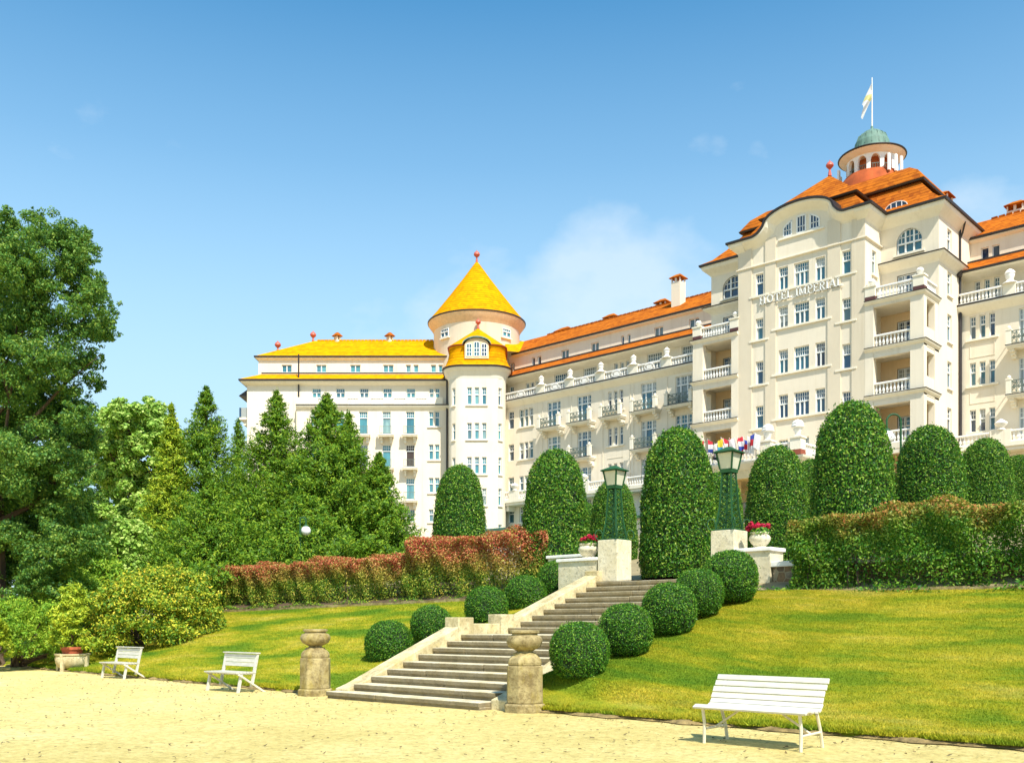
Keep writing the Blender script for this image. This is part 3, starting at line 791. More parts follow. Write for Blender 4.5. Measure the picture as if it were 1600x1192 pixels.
# ball finials on the ridges
def finial(p, h=1.0, r=.42):
    mb = MB(); mb.lathe(p, [(.16, 0), (.12, h * .25), (.07, h * .45), (.1, h * .5)], 8)
    mb.lathe((p[0], p[1], p[2] + h * .5), [(.1, 0), (r * .7, .12), (r, r * .8), (r * .92, r * 1.25), (r * .55, r * 1.7), (r * .14, r * 1.95), (.03, r * 2.3)], 12)
    part(mb, 'ball_finial', 'finial', True)
finial((-34.65, 75.3, 35.85), 1.1, .31)
# ---- cupola
CU = (-34.65, 83.6, 0)
mb = MB(); mb.lathe(CU, [(2.95, 35.5), (2.9, 36.6), (2.65, 37.9), (2.3, 38.35), (2.3, 38.36)], 32); part(mb, 'cupola_base', plain('rust_red_copper', (.42, .085, .016), .9, .3, 1.0), True)
ar = MB(); r = 2.12; NA = 12
def cyl(rr, th, z): return (CU[0] + rr * math.sin(th), CU[1] - rr * math.cos(th), z)
for i in range(NA):
    t0 = 2 * math.pi * i / NA - math.pi / NA; dt = 2 * math.pi / NA; o0 = t0 + dt * .15; o1 = t0 + dt * .85
    zb, zs, zt = 38.3, 39.12, 39.75
    for a, b in ((t0, o0), (o1, t0 + dt)):
        for rr in (r, r - .25): ar.poly([cyl(rr, a, zb), cyl(rr, b, zb), cyl(rr, b, zt), cyl(rr, a, zt)])
    for e in (o0, o1): ar.poly([cyl(r, e, zb), cyl(r - .25, e, zb), cyl(r - .25, e, zs), cyl(r, e, zs)])
    seg = 8; pts = [(o0 + (o1 - o0) * (1 - math.cos(math.pi * j / seg)) / 2, zs + .5 * math.sin(math.pi * j / seg)) for j in range(seg + 1)]
    for j in range(seg):
        (a, za), (b, zb2) = pts[j], pts[j + 1]
        ar.poly([cyl(r, a, za), cyl(r, b, zb2), cyl(r, b, zt), cyl(r, a, zt)])
        ar.poly([cyl(r, a, za), cyl(r - .25, a, za), cyl(r - .25, b, zb2), cyl(r, b, zb2)])
part(ar, 'arcade', 'white')
mb = MB(); mb.lathe(CU, [(1.35, 38.3), (1.35, 39.8)], 20); part(mb, 'cupola_core', plain('red_render', (.55, .15, .04), .8), True)
mb = MB()
for i in range(NA):
    t0 = 2 * math.pi * i / NA
    mb.bar(cyl(r - .1, t0 - .15, 38.85), cyl(r - .1, t0 + .15, 38.85), .05, .05)
    for e in (-.1, 0, .1): mb.bar(cyl(r - .1, t0 + e, 38.35), cyl(r - .1, t0 + e, 38.85), .03, .03)
part(mb, 'cupola_railing', 'iron')
mb = MB(); mb.lathe(CU, [(2.1, 39.7), (2.3, 39.85), (2.66, 40.0), (2.72, 40.08), (1.0, 40.12)], 40); part(mb, 'cupola_cornice', 'trim', True)
mb = MB(); mb.lathe(CU, [(2.6, 40.14), (2.74, 40.16), (2.7, 40.24), (1.55, 40.72), (1.5, 40.95), (1.42, 41.4), (1.15, 41.95), (.7, 42.35), (.25, 42.52), (.12, 42.7), (.1, 42.9)], 32)
for i in range(16):
    t = 2 * math.pi * i / 16; mb.bar(cyl(1.5, t, 40.95), cyl(1.17, t, 41.97), .06, .06); mb.bar(cyl(1.17, t, 41.97), cyl(.3, t, 42.54), .05, .05)
part(mb, 'dome', 'copper', False)
mb = MB(); mb.lathe(CU, [(2.66, 40.06), (2.8, 40.07), (2.83, 40.13), (2.8, 40.19), (2.66, 40.2)], 40); part(mb, 'gutter', 'gutter', True)
mb = MB()
for t in (-1.5, -1.3, -1.0, .9, 1.15, 1.4):
    mb = MB(); mb.bar(cyl(2.75, t, 37.9), cyl(2.75, t, 39.3), .16, .3); part(mb, 'antenna_panel', 'frame')
flag = thing('flag', 'white flag with a yellow patch hanging from the white pole on the domed roof', 'flag', (CU[0], CU[1], 42.9))
mb = MB(); mb.tube([(CU[0], CU[1], 42.85), (CU[0], CU[1], 47.1)], [.07, .04], 8); mb.build('pole', M['frame'], flag, smooth=True)
R3 = Vector((CT, ST, 0))
def clothmesh(name, p, du, dv, nu, nv, wav, m, parent, seed=0, flare=0.0):
    g = random.Random(seed); n = Vector((ST, -CT, 0)); vs = []; fs = []
    for i in range(nu + 1):
        for j in range(nv + 1):
            a, b = i / nu, j / nv
            q = Vector(p) + Vector(du) * a * (1 + flare * b) + Vector(dv) * b + n * (wav * math.sin(a * 7 + b * 3 + seed) * (.3 + b))
            vs.append(q)
    for i in range(nu):
        for j in range(nv):
            k = i * (nv + 1) + j; fs.append((k, k + 1, k + nv + 2, k + nv + 1))
    mb = MB(); mb.add(vs, fs); o = mb.build(name, m, parent, smooth=True); return o
def flagmat(name, stripes, axis=0):
    m, t, b = newmat(name); tcn = t.nodes.new('ShaderNodeTexCoord'); sp = t.nodes.new('ShaderNodeSeparateXYZ'); t.links.new(tcn.outputs['Generated'], sp.inputs[0])
    r = t.nodes.new('ShaderNodeValToRGB'); r.color_ramp.interpolation = 'CONSTANT'; e = r.color_ramp.elements
    e[0].position = 0; e[0].color = (*stripes[0], 1); e[1].position = 1.0 / len(stripes); e[1].color = (*stripes[1 % len(stripes)], 1)
    for i in range(2, len(stripes)): q = e.new(i / len(stripes)); q.color = (*stripes[i], 1)
    t.links.new(sp.outputs[axis], r.inputs[0]); t.links.new(r.outputs[0], b.inputs['Base Color']); b.inputs['Roughness'].default_value = .8
    tr_ = t.nodes.new('ShaderNodeBsdfTranslucent'); t.links.new(r.outputs[0], tr_.inputs[0]); ms = t.nodes.new('ShaderNodeMixShader'); ms.inputs[0].default_value = .3
    t.links.new(b.outputs[0], ms.inputs[1]); t.links.new(tr_.outputs[0], ms.inputs[2]); t.links.new(ms.outputs[0], t.nodes['Material Output'].inputs[0])
    return m
tp = Vector((CU[0], CU[1], 46.7))
clothmesh('cloth', tp, Vector((0, 0, -1.35)), -R3 * .85 + Vector((0, 0, -1.9)), 12, 12, .22, flagmat('white_yellow_cloth', [(.72, .72, .70), (.72, .72, .70), (.72, .72, .70), (.68, .62, .25), (.72, .72, .70), (.72, .72, .70)], 2), flag, 3)

# ---- lettering
def letter(mb, ch, x, z, h):
    wS, wT = h * .13, h * .065; y0, y1 = 69.82, 69.90
    def stroke(a, b, w):
        mb.bar((x + a[0] * h, (y0 + y1) / 2, z + a[1] * h), (x + b[0] * h, (y0 + y1) / 2, z + b[1] * h), y1 - y0, w, (0, 0, 1) if abs(b[0] - a[0]) > abs(b[1] - a[1]) else (1, 0, 0))
    def serif(cx_, z_): stroke((cx_ - .15, z_), (cx_ + .15, z_), h * .07)
    def ring(c0, c1, rx, rz, a0, a1, n):
        p = [(c0 + rx * math.cos(t), c1 + rz * math.sin(t)) for t in np.linspace(a0, a1, n)]
        for i in range(n - 1):
            d = abs(p[i + 1][1] - p[i][1]) / (abs(p[i + 1][0] - p[i][0]) + 1e-6); stroke(p[i], p[i + 1], wS * (.6 + .4 * min(1, d)))
    if ch in 'HMPREIL':
        stroke((.16, 0), (.16, 1), wS); serif(.16, .035)
        if ch != 'M' : serif(.16, .965)
    if ch == 'H': stroke((.68, 0), (.68, 1), wS); stroke((.16, .5), (.68, .5), wT); serif(.68, .035); serif(.68, .965); return .95
    if ch == 'O': ring(.46, .5, .36, .45, 0, 2 * math.pi, 19); return 1.0
    if ch == 'T': stroke((.4, 0), (.4, 1), wS); stroke((.04, .95), (.76, .95), wT * 1.3); serif(.4, .035); stroke((.06, .95), (.06, .78), wT); stroke((.74, .95), (.74, .78), wT); return .88
    if ch == 'E':
        for q, l in ((.04, .62), (.5, .5), (.96, .6)): stroke((.16, q), (l, q), wT * 1.2)
        stroke((.62, .04), (.62, .2), wT); stroke((.6, .96), (.6, .8), wT); return .76
    if ch == 'L': stroke((.16, .04), (.6, .04), wT * 1.2); stroke((.6, .04), (.6, .22), wT); return .72
    if ch == 'I': return .4
    if ch == 'M': stroke((.82, 0), (.82, 1), wS); serif(.82, .035); stroke((.16, 1), (.5, .1), wS * .8); stroke((.5, .1), (.82, 1), wT); serif(.1, .97); serif(.88, .97); return 1.08
    if ch in 'PR':
        ring(.34, .74, .26, .23, -math.pi / 2, math.pi / 2, 9); stroke((.16, .97), (.36, .97), wT); stroke((.16, .51), (.36, .51), wT)
        if ch == 'R': stroke((.34, .5), (.66, .02), wS * .85); return .80
        return .72
    if ch == 'A': stroke((.06, 0), (.4, 1), wT); stroke((.4, 1), (.74, 0), wS); stroke((.2, .34), (.6, .34), wT); serif(.06, .035); serif(.74, .035); return .9
sg = MB(); sg.bar((-37.9, 69.93, 24.93), (-31.1, 69.93, 24.93), .04, .04)
sign = part(sg, 'sign_lettering', 'frame')
txt = 'HOTEL IMPERIAL'; wid = {'H': .95, 'O': 1.0, 'T': .88, 'E': .76, 'L': .72, 'I': .4, 'M': 1.08, 'P': .72, 'R': .8, 'A': .9, ' ': .4}
hl = .62; tot = sum(wid[c_] for c_ in txt); kx = 6.75 / (tot * hl); x = -37.9
for ch in txt:
    if ch != ' ':
        mb = MB(); letter(mb, ch, x, 24.93, hl); part(mb, 'letter', 'frame', parent=sign)
    x += wid[ch] * hl * kx

# ---- wings along the hill (left and right of the centre)
wingL, wingR = (-72.2, -44.0), (-25.3, 30.0)
frs = [14 - .0]
def wx(a, b, fr=FW): return (fr.s(a), fr.s(b))
# columns of the left wing
french = [wx(855.5, 875.6), wx(902, 923.5), wx(1001.5, 1025.4), wx(1055.6, 1081)]
trip = [wx(811.5, 818), wx(819.5, 825.2), wx(826.8, 833), wx(950, 955.4), wx(959, 964.4), wx(968, 973.4)]
single = [wx(794.5, 803)]
rowF = [(20.05, 22.75), (16.5, 19.2), (13.05, 15.65)]
rowT = [(20.75, 22.6), (17.35, 19.1), (13.9, 15.6), (10.75, 12.4)]
# mirrored layout on the right wing: triples, then french columns further right
tripR = [wx(1515.4, 1525), wx(1530.6, 1540), wx(1545.8, 1555)]
frR = [wx(1592, 1618)]; extra = [(-12.0, -10.2), (-7.6, -5.8)]
holes = []
for a, b in french:
    for i, (z0, z1) in enumerate(rowF):
        holes.append((a, b, z0, z1)); window(FW, a, b, z0, z1, 'french_window', lights=3, grid_=(6, 2), top=.30)
    holes.append((a, b, 10.7, 12.4)); window(FW, a, b, 10.7, 12.4, lights=3, grid_=(6, 2), top=.35)
for j, (a, b) in enumerate(trip):
    for z0, z1 in rowT:
        holes.append((a, b, z0, z1)); window(FW, a, b, z0, z1, lights=1, grid_=(2, 2), top=.42)
    if j % 3 == 0:
        for z0, z1 in rowT: sill(sills, FW, a - .2, trip[j + 2][1] + .2, z0 - .02)
for a, b in single:
    for z0, z1 in rowT:
        holes.append((a, b, z0, z1)); window(FW, a, b, z0, z1, lights=1, grid_=(2, 2), top=.42)
wall(W, FW, *wingL, 5.5, 23.7, holes); flush()
holes = []
for j, (a, b) in enumerate(tripR):
    for z0, z1 in ((21.15, 22.85), (17.7, 19.4), (14.25, 15.9)):
        holes.append((a, b, z0, z1)); window(FW, a, b, z0, z1, lights=1, grid_=(2, 2), top=.42)
        if j == 0: sill(sills, FW, a - .25, tripR[2][1] + .25, z0 - .02)
for a, b in frR + extra:
    for z0, z1 in rowF: holes.append((a, b, z0, z1)); window(FW, a, b, z0, z1, 'french_window', lights=3, grid_=(6, 2), top=.3)
wall(W, FW, *wingR, 5.5, 23.7, holes); flush()
# top storey, set back
topL = [wx(866, 885.7, FW2), wx(911, 932, FW2), wx(1011, 1034, FW2), wx(1065, 1086, FW2)]
topT = [wx(821.5, 827, FW2), wx(829, 834.6, FW2), wx(836.6, 841.7, FW2), wx(959.5, 965, FW2), wx(968.8, 974.3, FW2), wx(978, 983.4, FW2), wx(796, 802.5, FW2)]
topR = [wx(1523, 1531.5, FW2), wx(1538, 1546.5, FW2), wx(1553, 1562, FW2)]
holes = []
for a, b in topL: holes.append((a, b, 24.0, 25.8)); window(FW2, a, b, 24.0, 25.8, lights=3, grid_=(6, 2), top=.42)
for a, b in topT: holes.append((a, b, 24.2, 25.6)); window(FW2, a, b, 24.2, 25.6, lights=1, grid_=(2, 1), top=.4)
wall(W, FW2, wingL[0] - .6, wingL[1], 23.6, 26.4, holes); flush()
holes = []
for a, b in topR: holes.append((a, b, 24.15, 25.75)); window(FW2, a, b, 24.15, 25.75, lights=1, grid_=(2, 2), top=.42)
for a, b in extra: holes.append((a, b, 24.0, 25.8)); window(FW2, a, b, 24.0, 25.8, lights=3, grid_=(6, 2), top=.42)
wall(W, FW2, *wingR, 23.6, 26.4, holes); flush()
# attic
attL = [wx(831, 836, FA), wx(840, 845.5, FA), wx(877, 888.7, FA), wx(923.5, 935.6, FA), wx(970.5, 975, FA), wx(980.6, 985, FA), wx(1022.4, 1036, FA), wx(1077, 1092.5, FA), wx(796.5, 804, FA)]
attR = [wx(1533, 1545, FA), wx(1550, 1562, FA)]
for rng, lst in ((( -73.5, -44.0), attL), ((-25.3, 30), attR + [(-14, -12.8), (-9, -7.8)])):
    holes = [(a, b, 27.78, 28.62) for a, b in lst]; wall(W, FA, *rng, 27.3, 29.35, holes, depth=.2); flush()
    for h in holes: window(FA, *h, name='attic_window', lights=2 if h[1] - h[0] > .6 else 1, top=0, fw=.06)
def SW(path, prof, nm, m_): q = MB(); q.sweep(path, prof); return part(q, nm, m_)
# floor of the setback balcony + cornice W1, balustrade, urns
co = MB(); gt = MB(); roofs = MB()
for a, b in (wingL, wingR):
    SW([(a, 77.1), (b, 77.1)], [(-1.2, 23.3), (0.003, 23.0), (.1, 23.1), (.45, 23.4), (.55, 23.52), (.55, 23.62), (-1.2, 23.66)], 'cornice', 'trim')
    SW([(a, 77.1), (b, 77.1)], [(.35, 23.665), (.56, 23.625), (.60, 23.64), (.60, 23.74), (.35, 23.76)], 'gutter', 'gutter')
    # eave of the lower roof strip
    SW([(a - .3, 78.2), (b, 78.2)], [(-.5, 25.86), (0.003, 25.83), (.4, 25.93), (1.3, 26.03), (1.35, 26.14), (-.5, 26.2)], 'cornice', 'trim')
    SW([(a - .3, 78.2), (b, 78.2)], [(1.1, 26.16), (1.37, 26.145), (1.47, 26.15), (1.48, 26.30), (1.1, 26.29)], 'gutter', 'gutter')
    roofs = MB(); roofs.add([(a - .3, 76.75, 26.27), (b, 76.75, 26.27), (b, 79.52, 27.74), (a - .3, 79.52, 27.74)], [(0, 1, 2, 3)]); part(roofs, 'roof_strip', 'tile'); roofs = MB()
    # snow guard rail on the strip
    SW([(a, 78.9), (b, 78.9)], [(0, 27.46), (.04, 27.46), (.04, 27.60), (0, 27.60)], 'gutter', 'gutter')
    SW([(a - .6, 79.5), (b, 79.5)], [(-.3, 29.1), (0.003, 29.1), (.3, 29.25), (.3, 29.33), (-.3, 29.36)], 'cornice', 'trim')
    SW([(a - .6, 79.5), (b, 79.5)], [(.05, 29.37), (.32, 29.335), (.42, 29.34), (.43, 29.5), (.05, 29.45)], 'gutter', 'gutter')
    e0, e1 = (.6, -3.4) if a < -60 else (-3, -3); roofs.add([(a + e0, 79.1, 29.45), (b, 79.1, 29.45), (b, 84.4, 32.52), (a + e1, 84.4, 32.52), (b, 90, 29.4), (a + e1, 90, 29.4)], [(0, 1, 2, 3), (3, 2, 4, 5)])
    for i in range(int((b - a) / .55)):
        x = a + (i + .5) * .55; roofs.bar((x - .17, 84.4, 32.52), (x + .27, 84.4, 32.55), .3, .14)
    part(roofs, 'roof', 'tile')
uy = 76.85; ux = [at(q, 600, y=uy).x for q in (846, 891, 939, 990, 1042)]
edges = [wingL[0] + .8] + ux + [-44.0]
for i in range(len(edges) - 1):
    a = edges[i] + (.55 if i else 0); b = edges[i + 1] - (.55 if i < len(edges) - 2 else 0)
    o = balustrade([(a, uy), (b, uy)], 23.74, .78, step=.3)
    m_ = (a + b) / 2; mb = MB(); mb.lathe((m_, uy - .0, 0), [(.02, 0)], 3)
    md = MB()
    pts = [(m_ + .5 * math.cos(t), uy - .15, 24.12 + .30 * math.sin(t)) for t in np.linspace(0, 2 * math.pi, 17)]
    for j in range(16): md.bar(pts[j], pts[j + 1], .06, .08)
    md.box(m_ - .28, m_ + .28, uy - .16, uy + .1, 23.93, 24.31); part(md, 'medallion', 'white', parent=o)
for x in ux:
    mb = MB(); mb.box(x - .54, x + .54, uy - .2, uy + .25, 23.745, 24.55); mb.box(x - .6, x + .6, uy - .26, uy + .31, 24.54, 24.62); part(mb, 'parapet_pier', 'trim')
    mb = MB(); q_ = .86; mb.lathe((x, uy, 24.62), [(a_ * q_, b_ * q_) for a_, b_ in [(.58, 0), (.55, .05), (.36, .15), (.25, .25), (.21, .38), (.27, .48), (.31, .66), (.32, .78), (.38, .82), (.38, .87), (.22, .98), (.14, 1.06), (.03, 1.16)]], 8); part(mb, 'roof_urn', 'white', False)
xr0 = [-25.2, at(1568, 470, y=uy).x, at(1588, 470, y=uy).x]
balustrade([(xr0[0], uy), (xr0[1], uy)], 23.74, .85); balustrade([(xr0[2], uy), (-8, uy)], 23.74, .85)
mb = MB(); mb.box(xr0[1], xr0[2], uy - .2, uy + .25, 23.745, 24.6); part(mb, 'parapet_pier', 'trim')
mb = MB(); mb.lathe(((xr0[1] + xr0[2]) / 2, uy, 24.6), [(.55, 0), (.53, .05), (.30, .17), (.22, .26), (.28, .42), (.34, .58), (.33, .7), (.38, .74), (.33, .85), (.22, .98), (.04, 1.08)], 10); part(mb, 'roof_urn', 'white', True)
# pilaster lines and recessed panels
class TRM:
    def fbox(self, *a): q = MB(); q.fbox(*a); part(q, 'wall_moulding', 'wall')
tr = TRM()
for px_ in (848, 893, 942, 985, 990, 1043):
    x = FW.s(px_); tr.fbox(FW, x - .03, x + .03, .003, .05, 14, 22.9)
for px_ in (960,):
    a, b = FW.s(949), FW.s(974)
    for z0, z1 in ((19.6, 20.35), (16.1, 16.9)): 
        for q in (z0, z1): tr.fbox(FW, a, b, .003, .03, q, q + .05)
for z0, z1 in ((19.75, 20.8), (16.35, 17.35)):
    a, b = tripR[0][0], tripR[2][1]
    for q in (z0, z1): tr.fbox(FW, a, b, .003, .03, q, q + .05)
    for s in (a, b - .05): tr.fbox(FW, s, s + .05, .003, .03, z0 + .05, z1)
# iron balconies
def balcony(fr, s0, s1, z, d=1.05, iron=True):
    mb = MB()
    mb.fbox(fr, s0 - .25, s1 + .25, .004, d, z - .16, z); mb.fbox(fr, s0 - .18, s1 + .18, .004, d - .1, z - .30, z - .162)
    for s in (s0 + .1, s1 - .1):
        for j in range(3): mb.fbox(fr, s - .16, s + .16, .004, d - .25 - j * .25, z - .302 - (j + 1) * .2, z - .303 - j * .2)
    for s in (s0 - .08, s1 + .08):
        mb.fbox(fr, s - .17, s + .17, d - .4, d - .04, z + .003, z + 1.0); mb.fbox(fr, s - .2, s + .2, d - .43, d - .01, z + 1.002, z + 1.1)
        P = fr.p(s, d - .22, z + 1.1); mb.lathe(P, [(.1, 0), (.15, .1), (.12, .2), (.02, .27)], 6)
    o = part(mb, 'balcony', 'trim')
    dk = MB(); 
    dk.fbox(fr, s0 - .28, s1 + .28, d - .2, d + .03, z - .06, z - .004)
    part(dk, 'flashing', 'gutter', parent=o)
    r = MB(); a, b = s0 + .1, s1 - .1
    for q in (.08, .45, .92): r.fbox(fr, a, b, d - .22, d - .16, z + q, z + q + .05)
    k = 5
    for i in range(k):
        p0 = a + (b - a) * i / k; p1 = a + (b - a) * (i + 1) / k
        r.bar(fr.p(p0, d - .19, z + .1), fr.p(p1, d - .19, z + .92), .03, .03); r.bar(fr.p(p1, d - .19, z + .1), fr.p(p0, d - .19, z + .92), .03, .03)
        r.fbox(fr, p0 - .02, p0 + .02, d - .21, d - .17, z + .1, z + .92)
        c_ = (p0 + p1) / 2; rr = (b - a) / k * .3
        pts = [fr.p(c_ + rr * math.cos(t), d - .19, z + .5 + rr * math.sin(t)) for t in np.linspace(0, 2 * math.pi, 9)]
        for j in range(8): r.bar(pts[j], pts[j + 1], .04, .04)
    for s in (a, b): r.bar(fr.p(s, .05, z + .95), fr.p(s, d - .2, z + .95), .05, .05)
    part(r, 'railing', 'iron', parent=o)
tcen = (trip[3][0], trip[5][1])
for i, (a, b) in enumerate(french): 
    balcony(FW, a - .35, b + .35, rowF[0][0]); 
    if i in (1, 2, 3): balcony(FW, a - .35, b + .35, rowF[1][0])
balcony(FW, tcen[0] - .15, tcen[1] + .15, 20.05)
for a, b in frR + extra:
    for z0, z1 in rowF[:2]: balcony(FW, a - .35, b + .35, z0)
# long lower balconies
for a, b in ((-72.6, -44.05), (-25.25, 0)):
    mb = MB(); mb.box(a, b, 75.75, 77.09, 12.72, 13.02); mb.box(a, b, 75.9, 77.09, 12.45, 12.718)
    for i in range(int((b - a) / 4.6)):
        x = a + 2 + i * 4.6; mb.box(x - .2, x + .2, 76.1, 77.09, 11.9, 12.447)
    part(mb, 'balcony_slab', 'trim'); balustrade([(a, 75.95), (b, 75.95)], 13.02, .85, step=.28)
    n_ = int((b - a) / 4.6)
    for i in range(n_):
        x = a + 3.2 + i * 4.6; mb = MB(); mb.box(x - .7, x + .7, 75.78, 76.15, 13.03, 13.95); part(mb, 'parapet_pier', 'trim')
        mb = MB(); mb.lathe((x, 75.96, 13.95), [(.3, 0), (.3, .06), (.16, .14), (.42, .38), (.46, .5), (.3, .62), (.05, .8)], 8); part(mb, 'urn', 'white', True)
# low annex with green roof edge
mb = MB(); mb.box(-76, -45, 73.6, 77.09, 5.0, 9.6); part(mb, 'annex', 'wall')
mb = MB(); mb.box(-76.2, -44.9, 73.3, 77.08, 9.604, 9.85); part(mb, 'annex_roof', plain('green_sheet_roof', (.05, .14, .09), .5))
# chimneys
def chimney(x, y, z0, w, h, d=None):
    d = d or w; mb = MB(); mb.box(x - w / 2, x + w / 2, y - d / 2, y + d / 2, z0, z0 + h)
    k = max(2, int(w / .5))
    for i in range(k + 1):
        q = x - w / 2 + w * i / k; 
        for s in (-1, 1): mb.box(max(q - .09, x - w / 2), min(q + .09, x + w / 2), y + s * (d / 2 - .08) - .08, y + s * (d / 2 - .08) + .08, z0 + h + .002, z0 + h + .4)
    o = part(mb, 'chimney', 'wall')
    mb = MB(); ringroof(mb, [(x - w / 2 - .18, x + w / 2 + .18, y - d / 2 - .18, y + d / 2 + .18, z0 + h + .4), (x - w / 2 - .18, x + w / 2 + .18, y - d / 2 - .18, y + d / 2 + .18, z0 + h + .46), (x - w / 4, x + w / 4, y - .1, y + .1, z0 + h + .85)])
    mb.add([(x - w / 2 - .18, y - d / 2 - .18, z0 + h + .4), (x + w / 2 + .18, y - d / 2 - .18, z0 + h + .4), (x + w / 2 + .18, y + d / 2 + .18, z0 + h + .4), (x - w / 2 - .18, y + d / 2 + .18, z0 + h + .4)], [(0, 1, 2, 3)])
    part(mb, 'chimney_cap', 'tile', parent=o)
def ch_at(px_, y, z0, w, h, d=None): chimney(at(px_, 480, y=y).x, y, z0, w, h, d)
ch_at(1060, 82.5, 30.8, 1.0, 2.75); ch_at(883, 85, 31.6, 1.9, .65, 1.0); ch_at(956, 85, 31.7, 1.3, .65, 1.0); ch_at(1036, 85, 31.8, 1.2, .7, 1.0)
ch_at(1589, 85, 31.8, 1.2, 1.0); ch_at(1472, 84, 32.8, 1.3, 2.0)

# ---- left wing, square to the view
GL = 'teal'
SL, SR_ = FL2.s(386), FL2.s(705); SB = FL.s(463)
frc = [FL.s(q) for q in (492, 531, 567.6, 604, 641)]
hl_, = (.46,)
holes = []
rowL = [(20.35, 22.95), (16.8, 19.35), (13.3, 15.75)]
k = 0
for i, c_ in enumerate(frc):
    for j, (z0, z1) in enumerate(rowL):
        zz = z0 if i else z0 + .9
        holes.append((c_ - hl_, c_ + hl_, zz, z1)); window(FL, c_ - hl_, c_ + hl_, zz, z1, 'french_window', lights=1, grid_=(4, 2), top=.26, open_=(i == 4 and j == 1))
        if i >= 2:
            mb = MB(); mb.fbox(FL, c_ - .8, c_ + .8, .004, .95, z0 - .22, z0 - .02); mb.fbox(FL, c_ - .85, c_ + .85, .5, 1.0, z0 - .10, z0 - .018)
            for s in (-.5, .5):
                mb.fbox(FL, c_ + s - .12, c_ + s + .12, .004, .6, z0 - .5, z0 - .222); mb.fbox(FL, c_ + s - .12, c_ + s + .12, .004, .35, z0 - .85, z0 - .502)
            for s in (-.72, .72): mb.fbox(FL, c_ + s - .08, c_ + s + .08, .7, .95, z0 - .018, z0 + .85)
            o = part(mb, 'balcony', 'trim'); r = MB()
            for q in (.1, .82): r.fbox(FL, c_ - .64, c_ + .64, .83, .87, z0 + q, z0 + q + .04)
            for q in np.linspace(-.6, .6, 9): r.fbox(FL, c_ + q - .012, c_ + q + .012, .84, .86, z0 - .0, z0 + .82)
            part(r, 'railing', 'iron', parent=o)
    for z0, z1 in ((11.05, 12.4), (7.6, 9.5)):
        holes.append((c_ - hl_, c_ + hl_, z0, z1)); window(FL, c_ - hl_, c_ + hl_, z0, z1, lights=2, grid_=(4, 1), top=.35); sill(sills, FL, c_ - .6, c_ + .6, z0 - .02)
prs = [FL.s(q) for q in (673.6, 683)]
for c_ in prs:
    for z0, z1 in ((21.35, 22.95), (17.75, 19.4), (14.2, 15.8), (11.05, 12.4)):
        holes.append((c_ - .25, c_ + .25, z0, z1)); window(FL, c_ - .25, c_ + .25, z0, z1, lights=1, grid_=(2, 1), top=.4)
for z0 in (21.35, 17.75, 14.2, 11.05): sill(sills, FL, prs[0] - .4, prs[1] + .4, z0 - .02)
wall(W, FL, SB, SR_ + 1, 5.5, 23.35, holes)
W.add([FL.p(SB, 0, 5.5), FL.p(SB, -.82, 5.5), FL.p(SB, -.82, 23.35), FL.p(SB, 0, 23.35)], [(0, 1, 2, 3)])
holes = []
for q in (494.6, 532, 569, 605.4, 642):
    c_ = FL2.s(q); holes.append((c_ - .48, c_ + .48, 24.2, 25.65)); window(FL2, c_ - .48, c_ + .48, 24.2, 25.65, lights=2, grid_=(4, 1), top=.32)
for q in (674.3, 683.5):
    c_ = FL2.s(q); holes.append((c_ - .24, c_ + .24, 24.2, 25.65)); window(FL2, c_ - .24, c_ + .24, 24.2, 25.65, lights=1, grid_=(2, 1), top=.35)
wall(W, FL2, SL, SR_ + 1, 5.5, 26.45, holes)
holes = []
for q0, q1 in ((440, 456), (494, 510), (547, 563.5), (598.6, 615), (634, 642), (646, 654), (673, 681.5), (685, 693)):
    a, b = FLA.s(q0), FLA.s(q1); holes.append((a, b, 27.75, 28.6)); window(FLA, a, b, 27.75, 28.6, 'attic_window', lights=2 if q1 - q0 > 10 else 1, top=0, fw=.07)
flush(); wall(W, FLA, FLA.s(404), FLA.s(712), 27.3, 29.35, holes, depth=.2)
# gable ends going back
def back(fr, s, z0, z1, d=14): W.poly([fr.p(s, -d, z0), fr.p(s, 0, z0), fr.p(s, 0, z1), fr.p(s, -d, z1)])
back(FL2, SL, 5.5, 26.45); back(FLA, FLA.s(404), 27.3, 29.35)
W.poly([FL2.p(SL, -14, 5.5), FL2.p(SL, -14, 29), FL2.p(SR_, -14, 29), FL2.p(SR_, -14, 5.5)])
co = MB(); gt = MB(); rl = MB()
def swp(mb, fr, s0, s1, prof, ret=False):
    p = [fr.p(s0, 0, 0)[:2], fr.p(s1, 0, 0)[:2]]
    if ret: p = [fr.p(s0, -12, 0)[:2]] + p
    SW(p, prof, *(('cornice', 'trim') if mb is co else ('gutter', 'gutter')))
swp(co, FL, SB, SR_, [(-.9, 23.2), (.003, 23.1), (.3, 23.4), (.34, 23.55), (-.9, 23.6)])
swp(gt, FL, SB, SR_, [(.1, 23.605), (.35, 23.56), (.4, 23.57), (.4, 23.66), (.1, 23.68)])
swp(co, FL2, SL, SR_, [(-.4, 25.9), (.003, 25.95), (.5, 26.15), (.6, 26.3), (-.4, 26.42)], True)
swp(gt, FL2, SL, SR_, [(.3, 26.44), (.62, 26.31), (.74, 26.32), (.75, 26.5), (.3, 26.52)], True)
ss0, ss1 = FL2.s(384), SR_
rl.add([FL2.p(SL - .6, .68, 26.52), FL2.p(ss1, .68, 26.52), FL2.p(ss1, -1.52, 27.55), FL2.p(FL2.s(403), -1.52, 27.55), FL2.p(FL2.s(403), -12, 27.55), FL2.p(SL - .6, -12, 26.52)], [(0, 1, 2, 3), (0, 3, 4, 5)]); part(rl, 'roof_strip', 'tile_sunlit'); rl = MB()
sg2 = MB(); sg2.fbox(FL2, FL2.s(404), ss1, -1.2, -1.16, 27.5, 27.66); part(sg2, 'snow_guard', 'gutter')
